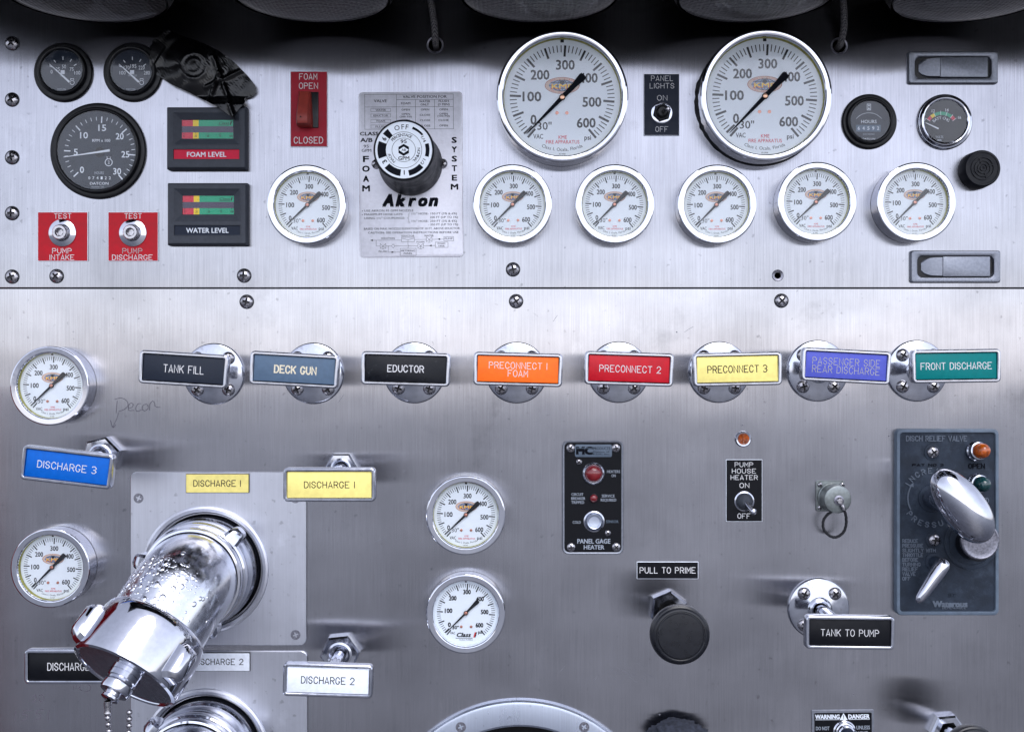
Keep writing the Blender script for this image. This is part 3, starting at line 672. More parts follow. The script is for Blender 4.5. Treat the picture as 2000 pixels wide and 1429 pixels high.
instrument("tachometer", "large black tachometer reading RPM x 100 on the left", *b_, 93.5, *f_, 76.5, 'black', 'dialslate', tach)
def hourm(root, dl, ox, oz, d):
    mb = MB(); txt(mb, "HOURS", ox-1, oz-1, 6.4, 'inkwhite', d, w=30, bold=.01); txt(mb, "ELECTRONIC", ox-1, oz-25.5, 3.4, 'inkdim', d, w=23, bold=0); txt(mb, "DATCON", ox-1, oz-34.5, 3, 'inkwhite', d, w=24, bold=0)
    stroke_line(mb, [(ox-1+math.cos(R(a))*31, oz-13+math.sin(R(a))*29) for a in range(38, 143, 8)], .35, 'inkwhite', d)
    stroke_line(mb, [(ox-4.5, oz+21.5), (ox+2.5, oz+21.5), (ox+2.5, oz+33), (ox-4.5, oz+33), (ox-4.5, oz+21.5)], .5, 'inkwhite', d)
    mb.add([V(ox+x, oz+z, d+.02) for x, z in ((-3.2, 31.5), (1.2, 31.5), (-1, 27.3))], [[0, 1, 2]], 'inkwhite'); mb.add([V(ox+x, oz+z, d+.02) for x, z in ((-3.2, 23), (1.2, 23), (-1, 27.1))], [[0, 1, 2]], 'inkwhite')
    mb.build("dial_markings", dl, recalc=False)
    mb = MB(); mb.box(ox-26, ox+22, oz-20.5, oz-7.5, d-.2, d+.3, 'l_slate'); ct = mb.build("hour_counter", dl); mb = MB()
    for i, ch in enumerate("64592"): txt(mb, ch, ox-21+i*9.4, oz-14, 6.4, 'inkwhite', d+.6, w=4, bold=.03)
    mb.build("counter_digits", ct, recalc=False)
b_ = rel(1697.7, 237.7, 3); f_ = rel(1700.7, 235, 16)
instrument("hour_meter", "round black rimmed hour meter with hourglass symbol", *b_, 53.5, *f_, 38.5, 'black', 'dialslate', hourm)
def volt(root, dl, ox, oz, d):
    mb = MB(); c = (ox-6, oz-15); r0, r1 = 28, 34.5
    def seg(a0, a1, m):
        n_ = 5; vs = [V(c[0]+r*math.cos(R(a0+(a1-a0)*i/n_)), c[1]+r*math.sin(R(a0+(a1-a0)*i/n_)), d) for r in (r0, r1) for i in range(n_+1)]; mb.add(vs, [[i, i+1, n_+2+i, n_+1+i] for i in range(n_)], m)
    seg(145, 130, 'l_strip_red'); seg(129.5, 115, 'l_strip_yellow'); seg(114.5, 52, 'l_strip_green'); seg(51.5, 37, 'l_strip_red')
    for t, a, rr in (("9", 150, 38), ("12", 114, 39), ("14", 74, 39), ("16", 33, 42)): txt(mb, t, c[0]+rr*math.cos(R(a)), c[1]+rr*math.sin(R(a)), 5.6, 'inkwhite', d, w=3 if len(t) == 1 else 6, bold=0)
    for a in (145, 115, 93, 72, 52, 37): stroke_line(mb, [(c[0]+27*math.cos(R(a)), c[1]+27*math.sin(R(a))), (c[0]+36*math.cos(R(a)), c[1]+36*math.sin(R(a)))], .4, 'inkwhite', d+.1)
    arc_txt(mb, "BATT CHG", c, 22, R(92), R(90), 5.4, 'inkwhite', d); txt(mb, "VOLTS", ox-10, oz-30, 5, 'inkdim', d, w=15, bold=0); mb.quad(ox-14, ox-6, oz-37.5, oz-35, d, 'inkdim')
    mb.build("dial_markings", dl, recalc=False)
    mb = MB(); needle(mb, (ox-12.5, oz-14.5), R(155), 0, 28, 1.5, .5, 'inkwhite', d+2); mb.build("needle", root)
b_ = rel(1845, 238.5, 3); f_ = rel(1848, 236, 16)
instrument("voltmeter", "chrome rimmed battery voltmeter with red and green arc scale", *b_, 54, *f_, 41.5, 'chrome', 'dialblack', volt, flmat='chrome_dull')
# buzzer
bx, bz = rel(1908, 333.5, 3); fx, fz = rel(1913, 332.5, 30); root = thing("buzzer", "round black ribbed warning buzzer right of the last upper gauge", "buzzer", bx, bz)
mb = MB(); mb.lathe([(36.5, .3), (36.5, 3), (35.5, 26), (33, 30), (30, 30), (29.5, 28.5), (24, 28.5)], 'blackmatte', seg=48, cap1=True); bd = mb.build("body", root)
for i, r_ in enumerate((21.5, 15, 9, 4)):
    mb = MB(); mb.lathe([(r_+1.6, 28), (r_+1.2, 30.5), (r_-1.2, 30.5), (r_-1.6, 28)], 'blackmatte', seg=32, cap1=False); mb.build("grille_ring", root)
for a in (20, 110, 200, 290):
    mb = MB(); u = pol(R(a), 1); mb.tube([V(u[0]*9, u[1]*9, 29.6), V(u[0]*21, u[1]*21, 29.6)], 1.3, 'blackmatte', seg=6); mb.build("grille_spoke", root)

# ------------------------------------------------------------------ level displays
def level(name, label, px, py, strip, words_, inkm):
    x, z = rel(px, py, 18); root = thing(name, label, "display", x*1.0025, z*1.0025, group="tank level displays")
    mb = MB(); mb.rr([(78, 60.5, 2, .3), (78, 60.5, 2, 12), (74, 56.5, 2, 18), (62, 32, .5, 18)], 'greyplastic', cap1=False)
    # front face built round the two openings
    mb.v = mb.v[:60]; mb.f = mb.f[:40]; mb.m = mb.m[:40]
    def fr(x0, x1, z0, z1): mb.quad(x0, x1, z0, z1, 18, 'greyplastic')
    fr(-74, -65, -56.5, 56.5); fr(65, 74, -56.5, 56.5); fr(-65, 65, 50, 56.5); fr(-65, 65, -21, -13.5); fr(-65, 65, -56.5, -42)
    mb.build("housing", root, recalc=False)
    mb = MB(); mb.rr([(65, 31.75, .5, 18), (65, 31.75, .5, 19), (63.8, 30.5, .5, 19), (62.5, 29.5, .5, 17.8), (50, 18.2, .5, 10.5), (50, 18.2, .5, 9)], 'greyplastic', (0, 18.2), cap1=False); mb.build("window_bezel", root, recalc=False)
    z1 = 18.2+18.2; z0 = 0; mb = MB(); d = 9.3; h = 12.1
    for zz in (z1-h, z0+.1): mb.quad(-50, -28.5, zz, zz+h, d, 'l_strip_red'); mb.quad(-28.5, -17.5, zz, zz+h, d, 'l_strip_yellow'); mb.quad(-17.5, 50, zz, zz+h, d, 'l_strip_green')
    mb.quad(-50, 50, z0+h+.1, z1-h, d, 'l_smoke')
    sp = mb.build("scale_strip", root, recalc=False); mb = MB()
    txt(mb, "Class", 32, z1-h*.5, 5, 'ink', d+.2, w=20, bold=.04, shear=.3); mb.quad(21, 42, z1-h*.5-4.4, z1-h*.5-3.6, d+.2, 'ink'); mb.add([V(a, b, d+.2) for a, b in ((43, z1-h*.5-3.5), (45.5, z1-h*.5-3.5), (47.5, z1-h*.5+3.5), (45, z1-h*.5+3.5))], [[0, 1, 2, 3]], 'ink')
    for t, xx in (("0", -46), ("25", -23), ("50", 1), ("75", 24.5), ("100", 45.5)): txt(mb, t, xx, z0+h*.45, 4.2, 'ink', d+.2, w=2.1*len(t), bold=0); mb.quad(xx-.4, xx+.4, z0+h*.8, z0+h, d+.2, 'ink')
    mb.build("scale_markings", sp, recalc=False)
    mb = MB(); mb.rr([(65, 10.5, .5, 18), (65, 10.5, .5, 18.8), (64, 9.6, .5, 18.8), (63.5, 9.2, .5, 15.8)], 'greyplastic', (0, -31.5), cap1=False); mb.build("label_bezel", root, recalc=False)
    mb = MB(); mb.quad(-63.6, 63.6, -41.9, -21.1, 16, strip); st = mb.build("label_strip", root, recalc=False)
    mb = MB(); txt(mb, words_, 0, -31.8, 9.2, inkm, 16.25, w=76 if words_[0] == 'F' else 82, bold=.02); mb.build("lettering", st, recalc=False)
    mb = MB(); mb.quad(-50, 50, 0, 36.4, 10, 'glassclear'); mb.build("window_glass", root, recalc=False)
level("level_display", "grey foam level display with a red label strip", 404.5, 270.5, 'l_strip_red', "FOAM LEVEL", 'inkwhite')
level("level_display", "grey water level display with a dark label strip", 406, 418.5, 'l_navy', "WATER LEVEL", 'inkwhite')

# ------------------------------------------------------------------ engraved plates on the panel
def plate(name, label, x0, x1, y0, y1, m, lines, ink, cat="label plate", d0=0, th=3, sw=.065, rot=0, group=None, edge='l_white'):
    cx, cz = rel((x0+x1)/2, (y0+y1)/2, d0+th); root = thing(name, label, cat, cx, cz, d0, rot, group); hw, hh = (x1-x0)/2, (y1-y0)/2
    mb = MB(); mb.rr([(hw, hh, .6, .2), (hw, hh, .6, th-.8), (hw-.9, hh-.9, .5, th)], edge, cap1=False, k=2)
    mb.rr([(hw-.9, hh-.9, .5, th), ], m, cap1=True, k=2); pl = mb.build("plate", root)
    mb = MB()
    for ln in lines:
        t, x, y, h, w_ = ln[:5]; engr(mb, t, x-(x0+x1)/2, (y0+y1)/2-y, h, ln[5] if len(ln) > 5 else ink, th+.12, w=w_, sw=sw)
    mb.build("lettering", pl, recalc=False); return root
plate("label_plate", "yellow discharge 1 label fixed flat on the square metal plate", 363, 486, 925, 962, 'l_yellow', [("DISCHARGE I", 424, 943.5, 11.5, 91)], 'engraveink', d0=5, sw=.07, group=None, edge='blackmatte')
plate("label_plate", "white discharge 2 label partly hidden behind the elbow cap", 366, 488, 1274, 1310, 'l_white', [("DISCHARGE 2", 427, 1291.5, 11, 95)], 'engraveink', d0=5, sw=.07, edge='blackmatte')
plate("label_plate", "black pull to prime label above the black knob", 1244, 1364, 1096.5, 1130, 'l_black', [("PULL TO PRIME", 1304, 1113, 11, 108)], 'engrave', sw=.062)
for (px, lb, l2, w2, w3) in ((122.5, "red pump intake test port plate, leftmost of two", "INTAKE", 37, 47), (260, "red pump discharge test port plate with scuffed lettering", "DISCHARGE", 38, 78)):
    r_ = plate("test_port", lb, px-49, px+49, 414, 510, 'l_red', [("TEST", px, 422, 9.6, 33), ("PUMP", px-1.5, 490, 9.6, w2, 'engrave' if l2 == "INTAKE" else 'engravedim'), (l2, px-1.5, 502.6, 9.6, w3)], 'engrave', cat="test port", sw=.065, group="red test port plates")
    zo = 7
    mb = MB(); mb.lathe([(27, 3), (26.5, 5.5), (24, 6.5), (17, 8.5), (14.5, 7.5), (14, 6)], 'chrome', (0, zo, 0), seg=40, cap1=True); mb.build("washer", r_)
    mb = MB(); mb.lathe([(14.5, 6), (14.5, 16), (13, 18), (8.5, 18)], 'steel', (-1, zo, 0), seg=28, cap1=False); mb.lathe([(8.5, 18), (7.8, 17), (7.5, 10)], 'steel', (-1, zo, 0), seg=6, cap1=True); mb.build("plug", r_, ang=30)
# foam switch
r_ = plate("foam_switch", "red foam open and closed switch plate with guarded rocker", 567, 639.5, 139.5, 287, 'l_darkred', [("FOAM", 602, 150, 11, 34), ("OPEN", 602.5, 168, 11, 36), ("CLOSED", 602.5, 274, 12, 56)], 'engrave', cat="switch", sw=.06)
mb = MB(); mb.box(-15, 19, -37, 33, 3, 5, 'black', 1); mb.build("switch_body", r_)
mb = MB(); prof = [(33, 4, 12), (31, 16, 13), (10, 26, 14), (-14, 36, 15.5), (-28, 40, 16), (-35, 37, 16), (-37, 30, 15)]
loops = []
for zz, dd, hw in prof:
    cx_ = -5+dd*.05; l = []
    for (a, b) in ((-1, 0), (-1, .75), (-.8, 1), (.45, 1), (.7, .8), (.72, 0)): l.append(V(cx_+a*hw, zz, 5+(dd-3)*b))
    loops.append(l)
mb.loft(loops, 'guard', True, True); mb.lathe([(1.4, 0), (1.4, 1.5)], 'void', (-8, -24, 43), seg=8); mb.build("guard", r_, ang=40)
# panel lights switch
r_ = plate("panel_lights_switch", "black panel lights toggle switch plate between the two large gauges", 1257.5, 1327, 144.5, 265, 'l_navy', [("PANEL", 1293, 153.5, 9.6, 42), ("LIGHTS", 1293, 168, 9.6, 47), ("ON", 1293.5, 191.5, 9.6, 19), ("OFF", 1292.5, 252.5, 9.8, 24)], 'engrave', cat="switch", sw=.05)
mb = MB(); mb.lathe([(21, 3), (20.5, 4.5), (18, 5)], 'chrome_dull', (0, -16, 0), seg=28); mb.build("washer", r_)
mb = MB(); mb.lathe([(18, 5), (18, 9), (16, 10.5), (12, 10.5)], 'blackmatte', (0, -16, 0), seg=6, rot=.3); mb.lathe([(12, 10), (11.5, 16), (8.5, 18)], 'black', (0, -16, 0), seg=24); mb.build("nut", r_, ang=25)
mb = MB(); mb.tube([V(0, -16, 16), V(4, -17, 34), V(6, -18, 44), V(6.3, -18.2, 47), V(6.5, -18.3, 49)], [3, 3.6, 5, 4.4, 2], 'steel', seg=14); mb.build("toggle_lever", r_)
# pump house heater switch
r_ = plate("pump_house_heater_switch", "black pump house heater toggle plate below the small amber light", 1418, 1489, 897, 1018, 'l_black', [("PUMP", 1453, 907, 8.4, 35), ("HOUSE", 1453, 919.5, 8.4, 46), ("HEATER", 1453.5, 932, 8.4, 52), ("ON", 1454, 947.5, 8.8, 18), ("OFF", 1453, 1007, 9, 24)], 'engrave', cat="switch", sw=.07)
mb = MB(); mb.lathe([(20, 3), (19.5, 4.5), (17, 5.5), (16, 5)], 'chrome_dull', (0, -21, 0), seg=28); mb.build("washer", r_)
mb = MB(); mb.lathe([(16, 5), (15, 10), (10, 16), (6, 19)], 'greyplastic', (0, -21, 0), seg=24); mb.build("rubber_boot", r_)
mb = MB(); mb.tube([V(0, -21, 12), V(5, -29, 28), V(9, -35, 40), V(9.8, -36.4, 44), V(10.4, -37.4, 48)], [5, 5, 6.2, 6.2, 2.5], 'chrome', seg=16); mb.build("toggle_lever", r_)

# amber light
x, z = rel(1452, 857, 4); r_ = thing("indicator_light", "small round amber indicator light above the pump house heater plate", "indicator light", x, z)
mb = MB(); mb.lathe([(16, .3), (15.8, 3), (14, 5.5), (11.5, 5)], 'chrome_dull', seg=32, cap1=False); mb.build("bezel", r_)
mb = MB(); mb.lathe([(11.8, 4), (11, 5.5), (9.4, 5), (8.4, 6.2), (6.6, 5.4), (5.4, 6.8), (3.6, 6), (2.4, 7.2)], 'amberlens', seg=28); mb.build("lens", r_, ang=10)

# ------------------------------------------------------------------ foam metering plate and knob
cx, cz = rel(802.5, 341, 3); r_ = thing("metering_plate", "etched foam system instruction plate with valve table and flow diagram", "instruction plate", cx, cz, rot=R(.35))
mb = MB(); mb.rr([(101, 161, 7, .3), (101, 161, 7, 2.2), (99.8, 159.8, 6.5, 3)], 'akronplate', k=6); pl = mb.build("plate", r_)
def pz(u, v): return ((u-475)/4.204, (717-v)/4.204)     # from enlargement coordinates to plate coordinates
mb = MB(); d = 3.2
def pt(s, u, v, h, w=None, b=.02, **k): x, z = pz(u, v); txt(mb, s, x, z, h, 'ink', d, w=w/4.204 if w else None, bold=b, **k)
def ln(pts, hw=.22, e=0): stroke_line(mb, [pz(*p) for p in pts], hw, 'ink', d+.02+e)
pt("VALVE", 228, 113, 5.2, 105); pt("VALVE POSITION FOR", 592, 80, 5.2, 360); pt("FOAM", 436, 134, 4, 75); pt("WATER", 592, 119, 4, 90); pt("ONLY", 592, 145, 4, 68); pt("FLUSH", 748, 117, 4, 82); pt("(3 MIN)", 748, 144, 4, 95)
for row, (a, b, c) in zip((186, 222, 274, 318), (("OPEN", "OPEN", "OPEN"), ("OPEN", "CLOSE", "OPEN"), ("OPEN", "CLOSE", "CLOSE"), ("CLOSE", "CLOSE", "OPEN"))):
    for t, u in ((a, 436), (b, 594), (c, 746)): pt(t, u, row+(8 if (t == "CLOSE" and row == 222) else 0), 3.6, 17*len(t))
pt("(200 PSI)", 436, 243, 3, 100); pt("(100 PSI)", 746, 240, 3, 100)
for t, v in (("WATER", 188), ("EDUCTOR", 233), ("FOAM", 278), ("FLUSH", 323)):
    pt(t, 231, v, 3.6, 17*len(t)); ln([(150, v-13), (312, v-13), (312, v+13), (150, v+13), (150, v-13)], .2)
for k, pts in enumerate(([(100, 60), (826, 60)], [(100, 345), (828, 345)], [(100, 60), (100, 345)], [(826, 60), (826, 345)], [(360, 60), (360, 345)], [(516, 104), (516, 345)], [(672, 104), (672, 345)], [(360, 104), (826, 104)], [(100, 163), (826, 163)])): ln(pts, .25, k*.02)
pt("CLASS", 135, 381, 6.5, 150, .04); pt("A/B", 112, 433, 7.5, 98, .04); pt("95", 110, 484, 5.6, 42, .03); pt("GPM", 112, 518, 5.6, 78, .03)
for ch, v in zip("FOAM", (588, 668, 750, 829)): pt(ch, 107, v, 11, 58 if ch in "OAM" and ch != 'A' else 44, .05)
for ch, v in zip("SYSTEM", (437, 514, 590, 668, 746, 820)): pt(ch, 832, v, 10.5, 56 if ch == 'M' else 38, .05)
for i, ch in enumerate("Akron"): x, z = pz((285, 390, 485, 572, 657)[i], 928); txt(mb, ch, x, z, 22.5, 'ink', d, w=(19, 17, 13, 15, 16)[i], bold=.07, shear=.25)
# bullet notes
for t, u, v, w_ in (("USE AKRON 95 GPM NOZZLE", 92, 1012, 402), ("MAXIMUM HOSE LAYS", 92, 1042, 312), ('USING 1½" COUPLINGS:', 92, 1073, 330), ('1½" HOSE- 150 FT (3% & 6%)', 480, 1038, 370), ("200 FT (UP TO 1%)", 630, 1068, 228), ('1¾" HOSE- 250 FT (3% & 6%)', 480, 1099, 370), ("- 350 FT (UP TO 1%)", 615, 1128, 243)):
    pt(t, u, v, 3.9, w_, .025, align='L')
for v in (1014, 1044): x, z = pz(76, v); mb.disc((x, z), .9, d, 'ink', 8)
ln([(465, 1030), (456, 1040), (456, 1065), (444, 1073), (456, 1082), (456, 1105), (465, 1114)], .25)
pt("BASED ON MAX. NOZZLE ELEVATION OF 10 FT. ABOVE EDUCTOR", 480, 1160, 3.9, 785, .03); pt("CAUTION: SEE OPERATION INSTRUCTIONS BEFORE USE", 492, 1192, 3.9, 742, .03)
pt("SOLUTION", 284, 1238, 3.4, 108); pt("EDUCTOR", 448, 1220, 3.4, 104); pt("WATER", 620, 1219, 3.4, 78); pt("PUMP", 782, 1244, 3.4, 66); pt("FOAM", 550, 1270, 3.2, 62); pt("FOAM", 722, 1284, 3.2, 60); pt("TANK", 722, 1304, 3.2, 56); pt("FLUSH", 242, 1346, 3.4, 68); pt("METERING", 448, 1341, 3.4, 116); pt("PANEL", 448, 1363, 3.4, 70)
dia = [[(140, 1254), (395, 1254)], [(500, 1250), (600, 1249)], [(645, 1249), (742, 1248)], [(187, 1254), (187, 1302), (220, 1302)], [(266, 1302), (312, 1302)], [(340, 1302), (528, 1302)], [(576, 1302), (672, 1300)], [(286, 1302), (286, 1352), (384, 1352)],
 [(395, 1232), (500, 1232), (500, 1268), (395, 1268), (395, 1232)], [(448, 1256), (448, 1290), (455, 1300), (448, 1312), (448, 1322)], [(400, 1240), (448, 1252), (496, 1240)], [(742, 1228), (822, 1228), (822, 1262), (742, 1262), (742, 1228)], [(672, 1272), (776, 1272), (776, 1316), (672, 1316), (672, 1272)], [(384, 1322), (514, 1322), (514, 1380), (384, 1380), (384, 1322)],
 [(312, 1302), (326, 1286), (340, 1302), (326, 1318), (312, 1302)]]
for (u, v) in ((622, 1249), (243, 1302), (552, 1302)): dia += [[(u-23, v-20), (u+23, v+20), (u+23, v-20), (u-23, v+20), (u-23, v-20)], [(u, v), (u, v+24)], [(u-12, v+24), (u+12, v+24)]]
for k, pts in enumerate(dia): ln(pts, .25, .02+(k % 7)*.02)
for (u, v, s_) in ((138, 1254, -1), (690, 1248, -1), (620, 1300, -1), (335, 1352, 1)): mb.add([V(*pz(u, v), d+.2), V(*pz(u-s_*22, v-8), d+.2), V(*pz(u-s_*22, v+8), d+.2)], [[0, 1, 2]], 'ink')
mb.build("lettering", pl, recalc=False)
for u in (195, 744):
    x, z = pz(u-9 if u > 400 else u, 630); mb = MB(); phillips(mb, 9.8, 6, c=(0, 0), rot=.5); o = mb.build("screw", r_, ang=50, at=(x, z, 3))
fx, fz = rel(787.5, 291.8, 140); KO = (fx+1-cx, fz-1-cz, 3)
n = 120
mb = MB(); mb.lathe([(62, .3), (62, 10), (59, 30), (57, 60), (56, 100), (55.2, 126), (55.8, 131), (55.5, 135), (53.5, 138), (52, 137)], 'blackmatte', seg=n, cap1=False, rfun=lambda i, j, r: r-(.9 if (j % 2 and 1 < i < 6) else 0)); kb = mb.build("knob", r_, ang=60, at=KO)
mb = MB(); mb.disc((0, 0), 52.5, 136, 'dial', 64); mb.lathe([(53, 135), (53.5, 136.6), (52.3, 136.8)], 'brass', seg=64, cap1=False); d = 136.3
K = .93/4.204*1.0
def kp(u, v): return ((u-409)*K, (512-v)*K)
def wedge(a0, a1, r0, r1, r0b=None):
    n_ = 8; r0b = r0b or r0; vs = [V(*pol(R(a0+(a1-a0)*i/n_), r0+(r0b-r0)*i/n_), d) for i in range(n_+1)]+[V(*pol(R(a0+(a1-a0)*i/n_), r1), d) for i in range(n_+1)]; mb.add(vs, [[i, i+1, n_+2+i, n_+1+i] for i in range(n_)], 'ink')
wedge(142, 127, 33, 48); wedge(160, 199, 33, 48); wedge(223, 262, 36, 48); wedge(282, 318, 38, 48); wedge(-16, 15, 40, 47); wedge(38, 68, 42, 45.5, 41)
arc_txt(mb, "OFF", (0, 0), 42, R(96), R(40), 9, 'ink', d, bold=.03)
for t, a, kk in (("6", 150, 8), ("3", 211, 8), ("1", 271, 8), ("1/2", -32, 5.5), ("1/4", 28, 5.5)): txt(mb, t, *pol(R(a), 41), kk, 'ink', d, bold=.03, rot=R(a-90), w=None if t == '1' else 5 if len(t) == 1 else 11)
for rr_ in (33, 21.5): stroke_line(mb, [pol(R(a), rr_) for a in range(0, 361, 10)], .35, 'ink', d)
arc_txt(mb, "PERCENTAGE", (0, 0), 27.5, R(99), R(84), 5.6, 'ink', d); arc_txt(mb, "FOAM", (0, 0), 27.5, R(213), R(-40), 5.2, 'ink', d); arc_txt(mb, "NOMINAL", (0, 0), 27.5, R(-22), R(58), 5.2, 'ink', d)
txt(mb, "95", 0, 15.5, 6.4, 'ink', d, w=11); txt(mb, "GPM", 0, -15, 6.4, 'ink', d, w=20)
mb.add([V(*pol(R(30+60*i), 11), d) for i in range(6)], [list(range(6))], 'ink'); mb.add([V(x, z, d+.1) for x, z in ((-9, 0), (0, 6), (9, 0), (0, -6))], [[0, 1, 2, 3]], 'dial'); txt(mb, "AB", 0, 0, 4.4, 'ink', d+.25, w=8, bold=.04)
mb.build("knob_dial", kb, recalc=False)

# ------------------------------------------------------------------ latches
def latch(label, px, py):
    x, z = rel(px, py, 8); root = thing("paddle_latch", label, "latch", x, z, group="recessed paddle latches")
    mb = MB(); mb.rr([(88, 31.5, 5, .3), (88, 31.5, 5, 4), (86, 29.5, 5, 7.5), (84.5, 28, 4, 7.8), (77, 23, 6, 7.8), (75, 21.5, 10, 6.5), (74.5, 21, 14, .6)], 'latch', cap1=False); mb.build("housing", root, ang=30)
    mb = MB(); mb.rr([(75, 22, 12, .7)], 'black'); mb.build("recess", root, recalc=False)
    mb = MB(); loops = []
    for xx, hh, dd in ((-66, 8, 2), (-60, 14, 4), (-50, 18, 7), (-40, 19, 9), (-27, 19.2, 9.6)): loops.append([V(xx, -hh, 1), V(xx, -hh+1.5, dd), V(xx, hh*.55, dd+.6), V(xx, hh-1.5, dd), V(xx, hh, 1)])
    mb.loft(loops, 'latch', True, True); mb.build("thumb_slope", root, ang=40)
    mb = MB(); mb.box(-26, 66, -19.5, 19.3, 1, 9.4, 'latch', 1.2); mb.build("paddle", root)
latch("grey paddle latch in the top right corner", 1862.5, 131.5); latch("grey paddle latch just above the seam at right", 1867.3, 520.5)

# ------------------------------------------------------------------ black tape
top = [(318, 52), (350, 68), (385, 80), (425, 98), (455, 120), (480, 145), (497, 166)]; bot = [(288, 112), (300, 142), (335, 165), (372, 182), (402, 198), (432, 214), (458, 233)]
def samp(pl_, t):
    f = t*(len(pl_)-1); i = min(int(f), len(pl_)-2); f -= i; return (pl_[i][0]*(1-f)+pl_[i+1][0]*f, pl_[i][1]*(1-f)+pl_[i+1][1]*f)
tc_ = (385, 140); tx, tz = rel(*tc_, 14); r_ = None; mb = MB(); nu, nv = 90, 44; vs = []
for j in range(nv+1):
    for i in range(nu+1):
        s_ = i/nu; t_ = j/nv; a = samp(top, s_); b = samp(bot, s_); x = a[0]*(1-t_)+b[0]*t_; y = a[1]*(1-t_)+b[1]*t_
        if s_ > .86: y += 8*math.sin(t_*9)*(s_-.86)*5; x += (5*math.sin(t_*13)+4*noise.noise(Vector((t_*9, 3, 1))))*(s_-.86)*7
        if s_ < .08: x += (5*math.sin(t_*7+1)+4*noise.noise(Vector((t_*8, 0, 5))))*(1-s_/.08)
        q = math.hypot(x-380, y-130); h = 9+11*max(0, 1-(q/62)**2)+1.6*math.exp(-((q-25)/4)**2)+1.0*math.exp(-((q-14)/3)**2)
        h += 4*abs(noise.noise(Vector((x*.022+y*.016, y*.018-x*.012, .3))))+.7*noise.noise(Vector((x*.06, y*.06, 4)))
        h += 6*math.exp(-((x-y*.35-378)/4)**2)*(1 if y > 110 else .3)+7*math.exp(-((x+y*.4-486)/4)**2)*(1 if y > 140 else 0)+5*math.exp(-((x*.5+y-372)/3.5)**2)*(1 if x > 400 else 0)
        if s_ < .12 and t_ > .4: h += 5
        h += 14*max(0, min(1, (y-188)/16))
        vs.append(V((x-tc_[0]), (tc_[1]-y), h))
fs = [[j*(nu+1)+i, j*(nu+1)+i+1, (j+1)*(nu+1)+i+1, (j+1)*(nu+1)+i] for j in range(nv) for i in range(nu)]
per = [i for i in range(nu+1)]+[j*(nu+1)+nu for j in range(1, nv+1)]+[nv*(nu+1)+i for i in range(nu-1, -1, -1)]+[j*(nu+1) for j in range(nv-1, 0, -1)]
k0 = len(vs); vs += [V(vs[i].x*.985, vs[i].y*.985, 1) for i in per]
for a in range(len(per)): b = (a+1) % len(per); fs.append([per[a], per[b], k0+b, k0+a])
mb.add(vs, fs, 'tape'); o = mb.build("tape_strip", at=(tx, tz), ang=60); tag(o, "crumpled strip of shiny black tape covering an indicator at upper left", "tape")

# ------------------------------------------------------------------ lamps under the shelf and their cables
lampx = [(-760, "far left"), (-358, "second from left"), (49, "middle"), (436, "second from right"), (824, "far right")]
proto = None
for i, (lx, wh) in enumerate(lampx):
    if proto is None:
        root = thing("work_lamp", "x", "lamp", 0, 0, 0)
        mb = MB(); mb.lathe([(148, 81), (150, 74), (150, 20), (140, 4)], 'hood', (0, 0, 180), ax=(0, 1, 0), seg=64, cap1=False); mb.build("housing", root)
        mb = MB(); mb.lathe([(10, -6), (60, -5), (110, -1), (134, 4), (143, 12), (145, 22)], 'lamplens', (0, 0, 180), ax=(0, 1, 0), seg=64, cap0=True, cap1=False); mb.build("lens", root, ang=60)
        proto = root
    else: root = copy_tree(proto)
    root.location = (lx*S, 0, 652*S); root['label'] = f"round work lamp with mesh patterned lens at the top edge, {wh} of five"; root['group'] = 'work lamps under the shelf'
for (c_, top_, lb) in ((W1, (-158, 740), "dark braided cable entering the hole left of the first large gauge"), (W2, (630, 740), "dark braided cable entering the hole above the second large gauge")):
    P = [V(c_[0]+1, c_[1]-1, -30), V(c_[0]+1, c_[1]+0, -6), V(c_[0]+1, c_[1]+4, 8), V(c_[0]+1, c_[1]+16, 20), V(c_[0], c_[1]+34, 32), V(c_[0]-4, c_[1]+62, 42), V(c_[0]-8, c_[1]+90, 50), V(top_[0]-2, top_[1], 60)]
    Q = []
    for i in range(len(P)-1):
        p0, p1, p2, p3 = P[max(i-1, 0)], P[i], P[i+1], P[min(i+2, len(P)-1)]
        for k in range(5): t = k/5; Q.append(.5*((2*p1)+(-p0+p2)*t+(2*p0-5*p1+4*p2-p3)*t*t+(-p0+3*p1-3*p2+p3)*t**3))
    mb = MB(); mb.tube(Q, 6.6, 'braid', seg=12); o = mb.build("power_cable", ang=80); tag(o, lb, "cable", "braided lamp cables")

